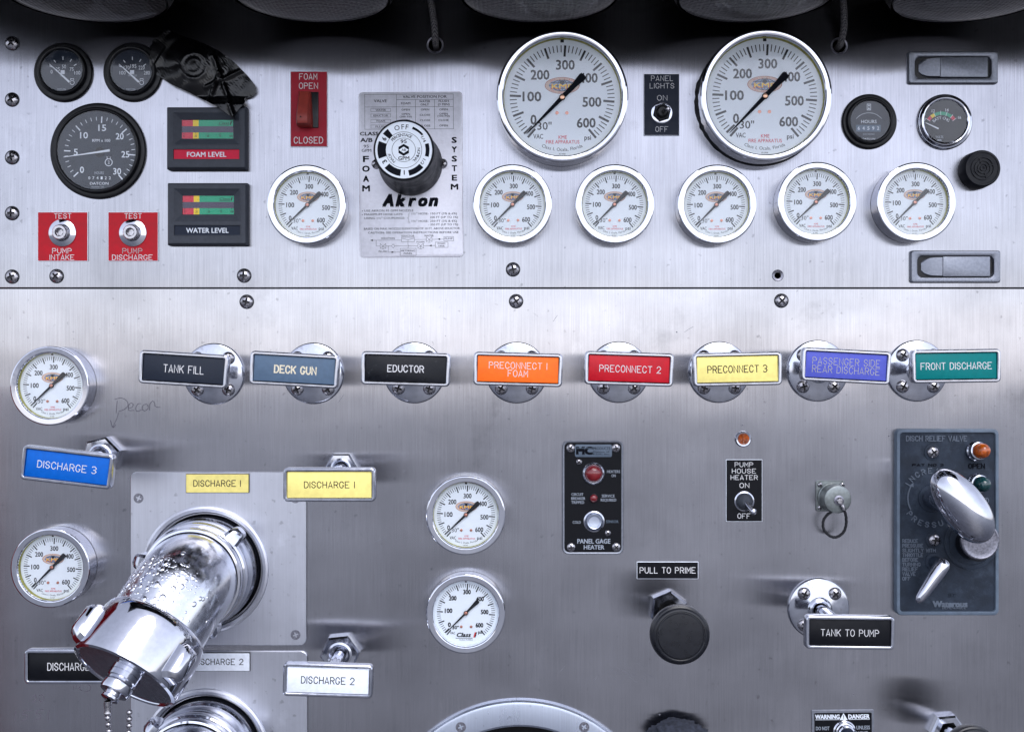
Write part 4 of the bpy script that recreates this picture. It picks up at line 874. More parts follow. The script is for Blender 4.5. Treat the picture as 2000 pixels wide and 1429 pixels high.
# ------------------------------------------------------------------ pull handles
TD = 183
def pull_handle(label, bx, by, tx, ty, rot, nm, lines, ink, flange=True, TDx=TD, nutr=36, sw=.05, tw=79.5, th_=30, group="push-pull valve handles", hex_rot=0, dirty=False):
    x0, z0 = rel(bx, by, 4); x1, z1 = rel(tx, ty, TDx); root = thing("valve_handle", label, "handle", x0, z0, 0, 0, group)
    ox, oz = x1-x0, z1-z0; ch = 'chrome_dull' if dirty else 'chrome'
    if flange:
        mb = MB(); mb.lathe([(60, .3), (60, 3), (58, 6), (54, 7.5), (40, 9), (24, 13), (20, 17), (17.5, 18), (14.5, 17)], 'chrome_dull', seg=64, cap1=False); mb.lathe([(14.5, 17), (14, 2)], 'void', seg=24, cap1=False); mb.build("flange", root, ang=25)
        for sx, sz in ((-1, 1), (1, 1), (-1, -1), (1, -1)):
            mb = MB(); phillips(mb, 12.6, 8, rot=random.uniform(0, 1.5)); mb.build("screw", root, ang=50, at=(sx*30, sz*30.5, 8.2))
    else:
        mb = MB(); mb.lathe([(nutr, .3), (nutr, 15), (nutr*.9, 19), (nutr*.62, 19.5)], ch, seg=6, rot=hex_rot, cap1=False); mb.lathe([(nutr*.62, 19.5), (nutr*.52, 21), (nutr*.42, 18), (nutr*.40, 4)], ch, seg=32, cap1=True); mb.build("hex_nut", root, ang=25)
    rx = ox*.88 if flange else ox*.75; rz = oz*.9 if flange else oz*.75
    # rod meets the back of the tag near the base axis
    ex, ez = ox*.55, oz*.55
    mb = MB(); mb.tube([V(0, 0, 3), V(ex*.5, ez*.5, TDx*.5), V(ex, ez, TDx-24)], 12.2, 'chrome', seg=24); mb.tube([V(ex*.72, ez*.72, TDx-62), V(ex*.75, ez*.75, TDx-58), V(ex*.98, ez*.98, TDx-22), V(ex, ez, TDx-16)], [12, 15, 16, 16], 'chrome', seg=24); mb.build("rod", root)
    c = (ox, oz); d1 = TDx; mb = MB()
    mb.rr([(tw-5, th_-4, 6, d1-22), (tw-1, th_-1, 8, d1-20), (tw, th_, 8, d1-16), (tw, th_, 8, d1-4), (tw-.8, th_-.8, 7.5, d1-1.2), (tw-2.5, th_-2.5, 6, d1), (tw-5, th_-5, 4, d1), (tw-6.5, th_-6.3, 2, d1-1), (tw-7, th_-6.8, 1.5, d1-4.5)], ch if dirty else 'chrome_dull', c, cap0=True, cap1=False, rot=-rot); fr = mb.build("tag_frame", root, ang=30)
    mb = MB(); mb.rr([(tw-7.2, th_-7, .8, d1-6), (tw-7.4, th_-7.2, .8, d1-3.6), (tw-8.3, th_-8.1, .5, d1-3)], nm, c, rot=-rot, k=3); pl = mb.build("nameplate", root)
    mb = MB()
    for (t, lx, lz, h, w_) in lines:
        X = lx*math.cos(-rot)-lz*math.sin(-rot); Z = lx*math.sin(-rot)+lz*math.cos(-rot)
        engr(mb, t, c[0]+X, c[1]+Z, h, ink, d1-2.85, w=w_, sw=max(sw, .066) if ink == 'engraveink' else sw, rot=-rot)
    mb.build("lettering", pl, recalc=False); return root
H = [("tank fill handle with dark navy nameplate, first in the long row", 417.5, 730, 357.5, 720.6, 3.6, 'l_darkgrey', [("TANK FILL", 0, -.5, 13, 71)], 'engrave', .058),
 ("deck gun handle with slate blue nameplate and thick cream letters", 612, 729, 574, 721.6, 3.2, 'l_slate', [("DECK GUN", 2, -.5, 12.5, 74)], 'engravegold', .12),
 ("eductor handle with scratched black nameplate", 809, 727.6, 792, 720, 1.6, 'l_worn', [("EDUCTOR", 0, 0, 11.5, 64)], 'engrave', .085),
 ("orange preconnect 1 foam handle", 1009, 727.6, 1011.7, 721, 1.5, 'l_orange', [("PRECONNECT I", 0, 6.5, 11, 103), ("FOAM", 0, -7.5, 11, 35)], 'engrave', .06),
 ("red preconnect 2 handle in the long row", 1208, 726.7, 1229, 720, 1.8, 'l_red', [("PRECONNECT 2", 2, -.5, 11.5, 109)], 'engrave', .06),
 ("yellow preconnect 3 handle in the long row", 1404, 726.6, 1441, 720.5, -1.2, 'l_yellow', [("PRECONNECT 3", 0, 0, 12, 106)], 'engraveink', .055),
 ("violet blue passenger side rear discharge handle", 1597, 724, 1653.6, 714.5, 3, 'l_purple', [("PASSENGER SIDE", 0, 7, 12, 120), ("REAR DISCHARGE", 0, -7.5, 12, 120)], 'engravedim', .05),
 ("teal green front discharge handle at right end of the long row", 1791, 724, 1869, 714.5, -.8, 'l_teal', [("FRONT DISCHARGE", 0, 0, 11.5, 126)], 'engrave', .07)]
for lb, bx, by, tx, ty, ro, nm, lines, ink, sw in H: pull_handle(lb, bx, by, tx, ty, R(ro), nm, lines, ink, sw=sw*.85)
pull_handle("black tank to pump handle on round flange at lower right", 1599, 1188, 1661, 1235.5, R(.8), 'l_black', [("TANK TO PUMP", 0, -.5, 11.5, 103)], 'engrave', sw=.048)
pull_handle("blue discharge 3 handle on hexagonal nut at left", 201, 889, 129.5, 912, R(6.6), 'l_blue', [("DISCHARGE 3", 0, 0, 12, 106)], 'engrave', flange=False, TDx=172, nutr=38, tw=82, th_=31.5, sw=.055, hex_rot=.25, dirty=True)
pull_handle("yellow discharge 1 handle on hexagonal nut right of the elbow", 668, 913, 642.8, 946.6, R(0), 'l_yellow', [("DISCHARGE I", 0, 0, 11, 90)], 'engraveink', flange=False, TDx=172, nutr=32, tw=83, th_=30.5, sw=.05, dirty=True)
pull_handle("white discharge 2 handle on hexagonal nut, lower middle left", 665.5, 1274, 639.7, 1329, R(1.8), 'l_white', [("DISCHARGE 2", 0, 0, 12, 95)], 'engraveink', flange=False, TDx=168, nutr=39, tw=81, th_=30, sw=.055, hex_rot=.1, dirty=True)
pull_handle("black discharge handle partly hidden behind the chrome elbow cap", 220, 1262, 137, 1302, R(0), 'l_black', [("DISCHARGE", -4, 0, 13, 76)], 'engrave', flange=False, TDx=150, nutr=36, tw=84, th_=31.5, sw=.055, dirty=True)

# ------------------------------------------------------------------ discharge plates and elbows
def dplate(label, x0, x1, z0, z1, hole, hr, screws):
    cx, cz = (x0+x1)/2, (z0+z1)/2; root = thing("cover_plate", label, "cover plate", cx, cz, group="square outlet cover plates"); hw, hh = (x1-x0)/2, (z1-z0)/2
    bm = bmesh.new(); n = 6
    pts = []
    for qx, qz, a0 in ((1, 1, 0), (-1, 1, 90), (-1, -1, 180), (1, -1, 270)):
        for i in range(n): a = R(a0+90*i/(n-1)); pts.append((qx*(hw-12)+12*math.cos(a), qz*(hh-12)+12*math.sin(a)))
    def ring(pp): vs = [bm.verts.new((x*S, -4*S, z*S)) for x, z in pp]; return [bm.edges.new((vs[i], vs[(i+1) % len(vs)])) for i in range(len(vs))]
    es = ring(pts)+ring(circ(hole[0]-cx, hole[1]-cz, hr, 72))
    bmesh.ops.triangle_fill(bm, use_beauty=True, edges=es, normal=(0, -1, 0))
    bnd = [e for e in bm.edges if len(e.link_faces) == 1]; r = bmesh.ops.extrude_edge_only(bm, edges=bnd)
    for v in [g for g in r['geom'] if isinstance(g, bmesh.types.BMVert)]:
        v.co.y += .8*S; c = Vector((v.co.x, v.co.z))
        if (c-Vector(((hole[0]-cx)*S, (hole[1]-cz)*S))).length > (hr+1)*S: v.co.x *= 1.006; v.co.z *= 1.006
    r = bmesh.ops.extrude_edge_only(bm, edges=[g for g in r['geom'] if isinstance(g, bmesh.types.BMEdge)])
    for v in [g for g in r['geom'] if isinstance(g, bmesh.types.BMVert)]: v.co.y = -.2*S
    bmesh.ops.recalc_face_normals(bm, faces=bm.faces)
    me = bpy.data.meshes.new("plate"); bm.to_mesh(me); bm.free()
    f0 = [p for p in me.polygons if abs(p.center.y+4*S) < 1e-7]
    if f0 and f0[0].normal.y > 0: me.flip_normals()
    ul = me.uv_layers.new(name="UVMap")
    for lp in me.loops: co = me.vertices[lp.vertex_index].co; ul.data[lp.index].uv = (co.x, co.z)
    me.materials.append(M['plate']); o = bpy.data.objects.new("plate", me); COL.objects.link(o); o.parent = root
    for sx, sz in screws:
        mb = MB(); phillips(mb, 9.6, 1.2, 'steel_flat', rot=random.uniform(0, 1.5), flat=True, depth=.2); mb.build("screw", root, at=(sx-cx, sz-cz, 4.2))
    return root
sc1 = [rel(272, 972), rel(578, 1238), rel(578, 972), rel(272, 1238)]
dplate("square brushed plate with yellow discharge 1 label behind the elbow", 257-1000, 598-1000, 714.5-1258, 714.5-922, E1, 110, sc1)
dplate("lower brushed plate carrying the white discharge 2 label", 257-1000, 600-1000, 714.5-1606, 714.5-1271, E2, 110, [(x, z-349) for x, z in sc1[:2]])

AX = Vector((-.36, -.70, .62)).normalized()      # (x, z, d) direction of the elbow's outlet
def elbow(label, cx, cz, drops):
    root = thing("discharge_elbow", label, "pipe elbow", cx, cz, 0, 0, "chrome discharge elbows")
    mb = MB(); mb.lathe([(124, 3.9), (123, 7.5), (119, 9), (113, 8), (110.5, 5), (110, -40)], 'plate', seg=96, cap1=False); mb.build("flange_ring", root, ang=30)
    for fo in root.children:
        if not fo.data.uv_layers:
            ul = fo.data.uv_layers.new(name="UVMap")
            for lp in fo.data.loops: co = fo.data.vertices[lp.vertex_index].co; ul.data[lp.index].uv = (co.x, co.z)
    mb = MB(); mb.lathe([(109, -45), (104, -40), (104, 4), (102, 8)], 'blackmatte', seg=72, cap0=True, cap1=False); mb.build("gap_shade_ring", root)  # black ring stands in for the shade in the gap round the collar
    mb = MB(); mb.lathe([(98, -20), (103, 6), (104, 12), (104, 30), (101, 34), (101, 60), (98, 66)], 'chrome_dull', seg=96, cap1=False); mb.build("swivel_collar", root, ang=28)
    mb = MB(); mb.lathe([(97, 60), (99, 64), (99.5, 76), (98, 82), (94.5, 84), (93.8, 88), (95.5, 92), (95, 98), (93, 103), (89, 104)], 'chrome', seg=96, cap1=False); mb.build("front_collar", root, ang=28)
    for a in ((45, 165, 285) if drops else (20, 140, 260)):
        u = Vector((*pol(R(a), 1), 0)); t = Vector((*pol(R(a+90), 1), 0)); mb = MB(); loops = []
        for rr_, hw, d0, d1 in ((96, 17, 38, 84), (106, 16, 40, 82), (116, 13, 44, 78), (121, 9, 50, 72)):
            loops.append([u*rr_+t*x+V(0, 0, dd) for x, dd in ((-hw, d0+5), (-hw+5, d0), (hw-5, d0), (hw, d0+5), (hw, d1-5), (hw-5, d1), (-hw+5, d1), (-hw, d1-5))])
        mb.loft(loops, 'chrome_dull', False, True); mb.build("lug", root, ang=35)
    # tube
    C0 = V(0, 0, 122); Rb = 100; half = math.acos(AX.z)/2; tl = Rb*math.tan(half); p0 = C0-V(0, 0, tl); perp = (AX-V(0, 0, 1)*AX.z).normalized(); cc = p0+perp*Rb
    path = [V(0, 0, 66)]+[cc-perp*Rb*math.cos(t)+V(0, 0, 1)*Rb*math.sin(t) for t in [2*half*i/14 for i in range(15)]]+[C0+AX*(tl+25), C0+AX*108]
    mb = MB(); mb.tube(path, 89.5, 'chrome_wet', seg=72, cap=False); mb.build("elbow_tube", root, ang=60)
    mb = MB(); mb.lathe([(89, 96), (92, 97.5), (94, 100), (97, 106), (98.5, 116), (99, 130), (99, 190), (97.5, 198), (92, 200), (89, 198), (88, 196), (20, 196)], 'chrome', C0, AX, seg=96, cap1=False)
    cp = mb.build("cap", root, ang=28)
    mb = MB(); mb.disc((0, 0), 1, 0, 'chrome_dull'); 
    mb = MB(); mb.lathe([(89, 196.5), (60, 197), (30, 196), (5, 196)], 'chrome_dull', C0, AX, seg=64); mb.build("cap_face", cp, ang=40)
    u, v, a_ = frame_of(AX)
    for k in range(3):
        th = R(-8+120*k+KA); e = u*math.cos(th)+v*math.sin(th); t = AX.cross(e); mb = MB(); loops = []
        for rr_, hw, l0, l1 in ((92, 21, 122, 194), (106, 19, 124, 190), (117, 15, 130, 184), (122, 9, 136, 176)):
            loops.append([C0+e*rr_+t*x+AX*y for x, y in ((-hw, l0+8), (-hw+7, l0), (hw-7, l0), (hw, l0+8), (hw, l1-8), (hw-7, l1), (-hw+7, l1), (-hw, l1-8))])
        mb.loft(loops, 'chrome', False, True); mb.build("cap_lug", root, ang=38)
    mb = MB(); mb.lathe([(27, 196), (27, 206), (24.5, 208), (24.5, 212), (27, 214), (27, 226), (25, 230), (14, 231), (13, 236), (16, 238), (16, 242), (11, 244)], 'chrome', C0+e_face, AX, seg=36); mb.build("chain_stud", root, ang=30)
    if drops:
        mb = MB(); rnd = random.Random(3); pts = path[2:]
        cum = []
        for k in range(420):
            s_ = rnd.uniform(2, len(pts)-1.001) if k < 14 else rnd.uniform(9, len(pts)-1.001); i = int(s_); f = s_-i; p = pts[i].lerp(pts[i+1], f); t = (pts[i+1]-pts[i]).normalized()
            up = (Vector((.25, .9, .35))); up = (up-t*up.dot(t)).normalized(); sd = t.cross(up); th = rnd.gauss(.3, .55); nn = up*math.cos(th)+sd*math.sin(th)
            q = p+nn*89.5; r1 = min(6.2, .7+rnd.expovariate(.85)); t2 = t
            w2 = nn.cross(t2); rings = []
            for (rr_, hh) in ((1, -.05), (.93, .22), (.7, .42), (.35, .52)): rings.append([q+t2*(math.cos(x)*r1*1.25*rr_)+w2*(math.sin(x)*r1*rr_)+nn*(hh*r1*.55) for x in [2*math.pi*j/10 for j in range(10)]])
            mb.loft(rings, 'chrome_wet', False, True)
        dr = mb.build("water_droplets", root, ang=60); dr['kind'] = 'stuff'
    return root
KA = 30; e_face = Vector((0, 0, 0))
elbow("large chrome discharge elbow with lugged cap, beaded with water", *E1, True)
elbow("second chrome elbow at the bottom edge, mostly below the frame", *E2, False)

# ball chain hanging from the cap
C0 = V(E1[0], E1[1], 122); stud = C0+AX*246
root = thing("ball_chain", "beaded steel chain hanging from the capped elbow", "chain", stud.x, stud.y, stud.z)
mb = MB(); mb.lathe([(6, 0), (6.5, 6), (5, 14), (6.5, 20), (4, 26)], 'steel', (0, 0, 0), ax=(0, -1, 0), seg=12); mb.build("clasp", root)
bead = None
def beads(P, step=11.2):
    global bead
    acc = 0; last = P[0]; out = [P[0]]
    for p in P[1:]:
        while (p-last).length >= step: last = last+(p-last).normalized()*step; out.append(last)
    for q in out:
        if bead is None: mb = MB(); mb.ellipsoid((0, 0, 0), 5, 5, 5, 'steel', n=8, seg=12); bead = o = mb.build("bead", root, ang=80)
        else: o = bead.copy(); COL.objects.link(o); o.parent = root
        o.location = (q.x*S, -q.z*S, q.y*S)
def curve(f, n=30): return [f(i/n) for i in range(n+1)]
beads(curve(lambda t: V(1+12*t, -28-130*t, 2)))
beads(curve(lambda t: V(34-14*t*t, -22-136*t, -8)))

# ------------------------------------------------------------------ suction flange
root = thing("suction_flange", "large round aluminium flange with dark opening at the bottom edge", "pipe flange", *SUC)
mb = MB(); mb.lathe([(276, .3), (276, 8), (273, 12), (268, 13), (230, 13), (226, 11), (225, -40)], 'ringplate', seg=160, cap1=False); rp = mb.build("ring", root, uv=True, ang=25)
mb = MB(); mb.lathe([(226, -40), (224, -42)], 'void', seg=64, cap0=False); mb.build("opening", root)
for sx in (900-1000, 1141-1000):
    mb = MB(); phillips(mb, 10, 1.2, 'steel_flat', rot=random.uniform(0, 1.5), flat=True, depth=.2); x, z = rel(sx+1000, 1419, 13); mb.build("screw", root, at=(x-SUC[0], z-SUC[1], 13.2))

# ------------------------------------------------------------------ prime knob
def mushroom(label, bx, by, fx, fy, dk, r, nutr, nr=.4):
    x0, z0 = rel(bx, by, 4); x1, z1 = rel(fx, fy, dk); root = thing("pull_knob", label, "knob", x0, z0); ox, oz = x1-x0, z1-z0
    mb = MB(); mb.lathe([(nutr, .3), (nutr, 14), (nutr*.9, 18), (nutr*.6, 18.5)], 'chrome_dull', seg=6, rot=nr, cap1=False); mb.lathe([(nutr*.6, 18.5), (nutr*.5, 17), (nutr*.45, 6)], 'void', seg=32, cap1=True); mb.build("hex_nut", root, ang=25)
    mb = MB(); mb.tube([V(0, 0, 2), V(ox*.85, oz*.85, dk-30)], 12, 'chrome_dull', seg=20); mb.build("rod", root)
    mb = MB(); mb.lathe([(17, -60), (19, -45), (30, -38), (r*.8, -34), (r*.95, -28), (r, -20), (r, -12), (r*.97, -7), (r*.92, -5.5), (r*.91, -4.4), (r*.87, -2.4), (r*.82, -1.8), (r*.80, -2.6), (r*.77, -2.4), (r*.74, -.6), (r*.5, .3), (r*.2, .6)], 'knobblack', (ox, oz, dk), seg=72); mb.build("knob_head", root, ang=22)
mushroom("round black pull knob below the pull to prime label", 1305, 1189, 1330, 1242, 190, 53.5, 38)
mushroom("black knob on hexagonal nut cut off at the bottom right corner", 1848, 1424, 1905, 1474, 170, 50, 34, .1)

# ------------------------------------------------------------------ heater control panel
cx, cz = rel(1158, 971, 5); root = thing("heater_control_panel", "black panel gage heater control with red lamps and silver button", "control panel", cx, cz)
def hp(u, v): return ((u-405)/5.957, (721-v)/5.957)
mb = MB(); mb.rr([(59.8, 111, 12, .3), (59.8, 111, 12, 4), (58.5, 109.7, 11, 6), (57.5, 108.7, 10.5, 6), (55.5, 106.8, 9, 5)], 'latch', cap1=False); mb.rr([(55.6, 106.9, 9, 5)], 'l_black'); pl = mb.build("plate", root)
mb = MB(); x, z = hp(411, 179); mb.rr([(36, 12.2, 3.5, 5.2), (36, 12.2, 3.5, 5.8), (35.5, 11.7, 3.2, 6)], 'castrim', (x, z)); lp_ = mb.build("logo_plate", root)
mb = MB(); d = 6.2; txt(mb, "PRODUCTS", *hp(507, 152), 5.4, 'ink', d, w=33, bold=.01); txt(mb, "Division of:", *hp(503, 190), 3, 'ink', d, w=32, bold=.02); txt(mb, "E.S.H., Inc.", *hp(503, 216), 3, 'ink', d, w=32, bold=.02)
txt(mb, "MC", *hp(307, 178), 13.5, 'ink', d, w=30, bold=.09); x, z = hp(307, 160); mb.quad(x-15.5, x+15.5, z+1.2, z+2, d+.3, 'castrim')
mb.build("lettering", lp_, recalc=False)
mb = MB(); d = 5.2
for t, u, v, h, w_ in (("HEATERS", 645, 420, 5.4, 25.5), ("ON", 645, 468, 5.4, 8), ("CIRCUIT", 225, 685, 5.4, 23), ("BREAKER", 235, 732, 5.4, 27), ("TRIPPED", 229, 778, 5.4, 25), ("SERVICE", 583, 703, 5.4, 25), ("REQUIRED", 586, 750, 5.4, 30), ("COLD", 217, 1008, 5.2, 15.5), ("SENSOR", 630, 1000, 5.2, 24), ("PANEL GAGE", 416, 1228, 8.6, 64), ("HEATER", 418, 1298, 8, 39.5)):
    txt(mb, t, *hp(u, v), h, 'inkdim' if t != "SENSOR" else 'castrim', d, w=w_, bold=.03)
mb.build("lettering", pl, recalc=False)
for (u, v, r0, r1, m_, hgt) in ((413, 445, 21.8, 15.8, 'redlens', 9), (414, 728, 9.2, 6.8, 'redlens', 4)):
    x, z = hp(u, v); mb = MB(); mb.lathe([(r0, 5), (r0, 7), (r0*.9, 9.5), (r1*1.15, 10.5), (r1, 9)], 'chrome_dull', (x, z, 0), seg=40, cap1=False); lt = mb.build("lamp_bezel", root)
    mb = MB(); mb.lathe([(r1*math.cos(R(a)), 8+hgt*math.sin(R(a))) for a in range(0, 86, 10)], m_, (x, z, 0), seg=32); mb.build("lamp_lens", lt, ang=60)
x, z = hp(418, 1000); mb = MB(); mb.lathe([(20.5, 5), (20.5, 6.5), (18, 7.5), (16.5, 6)], 'chrome_dull', (x, z, 0), seg=40, cap1=False); mb.build("button_ring", root)
mb = MB(); mb.lathe([(16, 5), (15, 11), (13.5, 13), (11.5, 12), (10.5, 10.5), (4, 10)], 'button', (x, z, 0), seg=40); mb.build("push_button", root, ang=25)
for (u, v, r_s) in ((146, 150, 8.6), (672, 148, 8.6), (152, 1297, 8.6), (675, 1295, 8.6), (243, 307, 6.3), (577, 1132, 6.3)):
    x, z = hp(u, v); mb = MB(); phillips(mb, r_s, 4.2, rot=random.uniform(0, 1.5)); mb.build("screw", root, ang=50, at=(x, z, 5))

# ------------------------------------------------------------------ square connector with capped socket
cx, cz = rel(1622, 968, 4); root = thing("capped_connector", "square flanged connector with round cap and black cord loop", "connector", cx, cz)
mb = MB(); mb.rr([(28, 30, 4, .3), (28, 30, 4, 4), (27, 29, 4, 5)], 'olive'); mb.build("flange", root)
for sx, sz in ((-21, 22), (22.5, 22), (-21, -23), (22.5, -23)): mb = MB(); phillips(mb, 5, 3, rot=random.uniform(0, 1.5)); mb.build("screw", root, ang=50, at=(sx, sz, 5))
mb = MB(); mb.lathe([(28, 5), (28, 9), (26.5, 10), (26.5, 34), (27, 36), (26, 39.5), (22, 41), (9, 41)], 'olive', (2, -2, 0), seg=48, ax=(.05, -.02, 1), rfun=lambda i, j, r: r-(.5 if (j % 2 and i in (3,)) else 0)); mb.build("cap", root, ang=30)
mb = MB(); mb.lathe([(9.5, 41), (9.5, 43), (7, 44)], 'steel_flat', (5, -4, 0), seg=24); mb.lathe([(6.5, 44), (6.5, 49), (5, 50.5)], 'steel', (5, -4, 0), seg=20); mb.build("stud", root)
mb = MB(); mb.lathe([(3.6, 0), (4, 2), (4, 9), (3.6, 11)], 'steel', (10, -12, 45), ax=(.35, -.93, 0), seg=14, cap0=True); mb.build("ferrule", root)
P = [V(13, -20, 44), V(18, -32, 42), V(20, -50, 38), V(16, -66, 34), V(4, -76, 30), V(-8, -74, 27), V(-19, -62, 25), V(-20, -46, 25), V(-13, -34, 26), V(-5, -27, 28), V(-2, -24, 20)]
Q = []
for i in range(len(P)-1):
    p0, p1, p2, p3 = P[max(i-1, 0)], P[i], P[i+1], P[min(i+2, len(P)-1)]
    for k in range(8): t = k/8; Q.append(.5*((2*p1)+(-p0+p2)*t+(2*p0-5*p1+4*p2-p3)*t*t+(-p0+3*p1-3*p2+p3)*t**3))
mb = MB()
for ph in (0, 2.09, 4.19):      # three twisted strands
    W = []
    for i, q in enumerate(Q):
        t = (Q[min(i+1, len(Q)-1)]-Q[max(i-1, 0)]).normalized(); n1 = t.cross(V(0, 0, 1)).normalized(); n2 = t.cross(n1); a = i*.55+ph; W.append(q+(n1*math.cos(a)+n2*math.sin(a))*1.3)
    mb.tube(W, 1.7, 'cord', seg=7)
mb.build("lanyard", root, ang=60)

# ------------------------------------------------------------------ relief valve panel
cx, cz = rel(1851.5, 1019.5, 16); root = thing("relief_valve_panel", "blue grey cast discharge relief valve panel at right with chrome handle and two jewel lights", "control panel", cx, cz)
def rp_(u, v, d=14): x, z = rel(1740+u/3.76, 830+v/3.76, d); return x-cx, z-cz
mb = MB(); mb.rr([(99.5, 180.5, 10, .3), (99.5, 180.5, 10, 13), (98.3, 179.3, 9.5, 15.6), (97, 178, 9, 16), (93.5, 174.5, 7, 16), (92.5, 173.5, 6, 15), (92, 173, 5.5, 12)], 'castrim', k=6, cap1=False); mb.build("rim", root, ang=30)
mb = MB(); mb.rr([(92.2, 173.2, 5.5, 12)], 'cast', k=6); pl = mb.build("face", root, recalc=False)
mb = MB(); dl_ = 13.4
def re_(t, u, v, h, w_, sw=.1, th=1.6, al='C', m_='castletter'): x, z = rp_(u, v); engr(mb, t, x, z, h, m_, dl_, w=w_/3.76, sw=sw, th=th, align=al)
re_("DISCH RELIEF VALVE", 337, 98, 9.5, 440); re_("PAT NO 2", 275, 292, 4, 225, .12, 1, m_='ink'); re_("OPEN", 632, 300, 8.5, 115, m_='ink'); re_("CLOSED", 655, 552, 8.5, 125)
for i, t in enumerate(("REDUCE", "PRESSURE", "SLIGHTLY WITH", "THROTTLE", "BEFORE", "TURNING", "RELIEF", "VALVE", "OFF")): re_(t, 88, 850+i*34.5, 6.2, 18.4*len(t), .1, 1.2, 'L')
re_("OFF", 455, 1248, 6, 52, m_='cast'); x, z = rp_(435, 1312); txt(mb, "Waterous", x, z, 11, 'castletter', dl_+.3, w=66, bold=.08); re_("DEPENDABLE", 465, 1340, 4, 170, .1, 1)
def arc_engr(t, c, r, mid, span, h, bottom=False):
    n_ = len(t)
    for i, ch in enumerate(t):
        if ch == ' ': continue
        f = (i-(n_-1)/2)/(n_-1); th = mid+(f*span if bottom else -f*span); engr(mb, ch, c[0]+r*math.cos(th), c[1]+r*math.sin(th), h, 'castletter', dl_, w=h*.7 if ch != 'I' else .1*h+1, sw=.1, rot=(th+math.pi/2 if bottom else th-math.pi/2), th=1.5)
kc = rp_(300, 535); arc_engr("INCREASE", kc, 53, R(100), R(100), 9.5); arc_engr("PRESSURE", kc, 52, R(-92), R(104), 9.5, True)
pts = [(kc[0]+46*math.cos(R(a)), kc[1]+46*math.sin(R(a))) for a in range(148, 209, 6)]; stroke_line(mb, pts, 1.2, 'castletter', dl_+.2, 1.6); a0 = pts[0]; mb.add([V(a0[0]+3.5, a0[1]+6, dl_+.4), V(a0[0]-5, a0[1]-1, dl_+.4), V(a0[0]+4, a0[1]-3, dl_+.4)], [[0, 1, 2]], 'castletter')
mb.build("raised_lettering", pl, recalc=False)
x, z = rp_(315, 200, 16); 
for (u, v) in ((315, 200), (325, 845)):
    x, z = rp_(u, v, 18); mb = MB(); mb.lathe([(16, 12), (15.5, 13.5), (13.5, 14)], 'cast', (x-1, z, 0), seg=28); mb.build("screw_boss", root)
    mb = MB(); phillips(mb, 11.5, 6, rot=random.uniform(0, 1.5)); mb.build("screw", root, ang=50, at=(x, z, 14))
for (ub, vb, uf, vf, m_) in ((620, 192, 677, 187, 'amberlens'), (628, 425, 680, 435, 'greenlens')):
    b = Vector((*rp_(ub, vb, 14), 12)); f = Vector((*rp_(uf, vf, 44), 44)); ax = (f-b).normalized(); L_ = (f-b).length
    mb = MB(); mb.lathe([(19, 0), (19, 6), (17, 8), (17, 12), (18, 14), (17, 19), (14, 20)], 'chrome_dull', b, ax, seg=36, cap1=False); q = mb.build("jewel_bezel", root)
    mb = MB(); mb.lathe([(14.5, 17), (15.2, 22), (15.2, L_-6), (14, L_+2), (11, L_+8), (6, L_+12), (2, L_+13)], m_, b, ax, seg=28); mb.build("jewel_lens", q, ang=60)
# adjusting shaft, coin knob and football handle
mb = MB(); x, z = rp_(300, 535, 12); mb.lathe([(27, 12.2), (26, 14), (22, 14.2)], 'cast', (x, z, 0), seg=36); mb.tube([V(x-1, z, 12), V(x+8, z-5, 60), V(x+26, z-18, 100)], 19, 'chrome_dull', seg=28); mb.build("adjusting_shaft", root)
x, z = rp_(590, 860, 13); mb = MB(); mb.lathe([(53, 12.2), (52.5, 14), (50, 14.6), (44, 14.2), (43, 13), (38, 13)], 'cast', (x, z, 0), seg=56); mb.build("boss", root)
mb = MB(); x1, z1 = rp_(665, 850, 70); mb.tube([V(x, z, 13), V(x+3, z, 40)], 32, 'blackmatte', seg=40); mb.lathe([(35.5, 0), (36.5, 2), (36.5, 8), (35, 10), (33, 10.5), (31, 9.6), (24, 9.8)], 'steel_flat', (x1-.5, z1, 58), seg=56); mb.build("coin_knob", root, ang=30)
A_ = Vector((*rp_(352, 355, 110), 108)); B_ = Vector((*rp_(700, 830, 122), 116)); ax = (B_-A_).normalized(); mid = (A_+B_)/2; Lh = (B_-A_).length/2+6
mb = MB(); u, v, a_ = frame_of(ax); loops = []
for i in range(1, 30):
    t = -math.cos(math.pi*i/30); r_ = math.sqrt(max(0, 1-abs(t)**2.2)); r_ = r_**.95; loops.append([mid+ax*Lh*t+(u*math.cos(2*math.pi*j/40)*41+v*math.sin(2*math.pi*j/40)*40)*r_*(1+.06*t) for j in range(40)])
mb.loft(loops, 'chrome', True, True); mb.build("football_handle", root, ang=80)
A_ = Vector((*rp_(380, 1020, 44), 46)); B_ = Vector((*rp_(205, 1290, 52), 50)); ax = (B_-A_).normalized(); L_ = (B_-A_).length
mb = MB(); mb.lathe([(2, -13), (7, -11), (11, -7), (14.5, 0), (15, 12), (14, L_*.35), (11, L_*.75), (9, L_*.92), (6.6, L_*1.0), (2.5, L_*1.05)], 'chrome', A_, ax, seg=28, cap0=True); mb.build("lever", root, ang=80)
x, z = rp_(335, 1000, 12); mb = MB(); mb.tube([V(x-6, z, 12), V(A_.x, A_.y, 44)], 11, 'cast', seg=20); mb.lathe([(17, 12), (16.5, 14.5), (13, 15)], 'cast', (x-6, z, 0), seg=28); mb.build("lever_shaft", root)

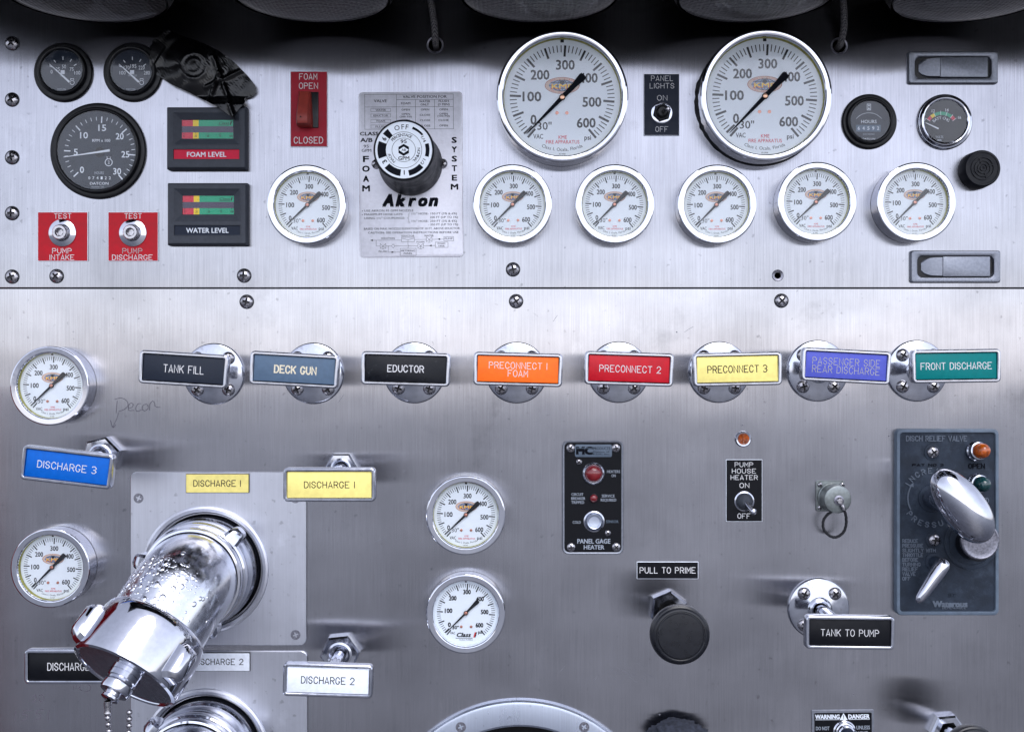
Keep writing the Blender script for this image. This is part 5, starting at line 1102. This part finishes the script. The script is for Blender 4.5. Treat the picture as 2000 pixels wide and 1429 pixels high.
# ------------------------------------------------------------------ warning plate with button
cx, cz = rel(1647, 1450, 3); root = thing("warning_plate", "black warning danger plate with chrome button at bottom right", "warning plate", cx, cz, rot=R(.6))
mb = MB(); mb.rr([(60.5, 64, 1.5, .3), (60.5, 64, 1.5, 2.5), (60, 63.5, 1.5, 3)], 'latch', k=3); pl = mb.build("plate", root)
mb = MB(); mb.rr([(56, 59, 2, 3.2)], 'l_black', k=3)
d = 3.4; txt(mb, "WARNING", -30.5, 51.5, 8, 'inkwhite', d, w=47, bold=.05); txt(mb, "DANGER", 31, 51.5, 8, 'inkwhite', d, w=41, bold=.05); mb.quad(-54, -8, 45.4, 46.3, d, 'inkwhite'); mb.quad(11, 52, 45.4, 46.3, d, 'inkwhite')
mb.add([V(x, z, d) for x, z in ((-7, 45), (9, 45), (1, 58.5))], [[0, 1, 2]], 'inkwhite'); mb.quad(.4, 1.6, 49.5, 54.5, d+.2, 'ink'); mb.quad(.4, 1.6, 47, 48.4, d+.2, 'ink')
txt(mb, "DO NOT", -40, 29, 7, 'inkdim', d, w=26, bold=.02); txt(mb, "UNLESS", 39, 30, 7, 'inkdim', d, w=26, bold=.02); txt(mb, "LIGHT", 37, 19, 7, 'inkdim', d, w=22, bold=.02)
mb.build("lettering", pl, recalc=False)
mb = MB(); mb.lathe([(22.5, 3), (22.5, 6), (20, 8), (19, 12), (17, 13), (16.5, 20), (14, 22)], 'chrome', (2, 22, 0), seg=40, cap1=False); mb.lathe([(14.5, 20), (13, 28), (9, 33), (3, 35)], 'l_navy', (2, 22, 0), seg=32); mb.build("push_button", root, ang=30)

# ------------------------------------------------------------------ knit fabric at the bottom edge
x, z = rel(1324, 1444, 30); mb = MB(); loops = []
for i in range(1, 40):
    th = math.pi*i/40
    l = []
    for j in range(72):
        a = 2*math.pi*j/72; n_ = Vector((-math.cos(th), math.sin(th)*math.cos(a), math.sin(th)*math.sin(a))); k = 1+.16*noise.noise(n_*2.2)+.10*noise.noise(n_*7)+.06*math.sin(th*60)*math.sin(a*26)
        l.append(V(n_.x*57*k, n_.y*37*k, n_.z*26*k))
    loops.append(l)
mb.loft(loops, 'fabric', True, True); o = mb.build("knit_glove", at=(x, z, 26), ang=80); tag(o, "lump of dark rough knit fabric poking up at the bottom edge", "fabric")
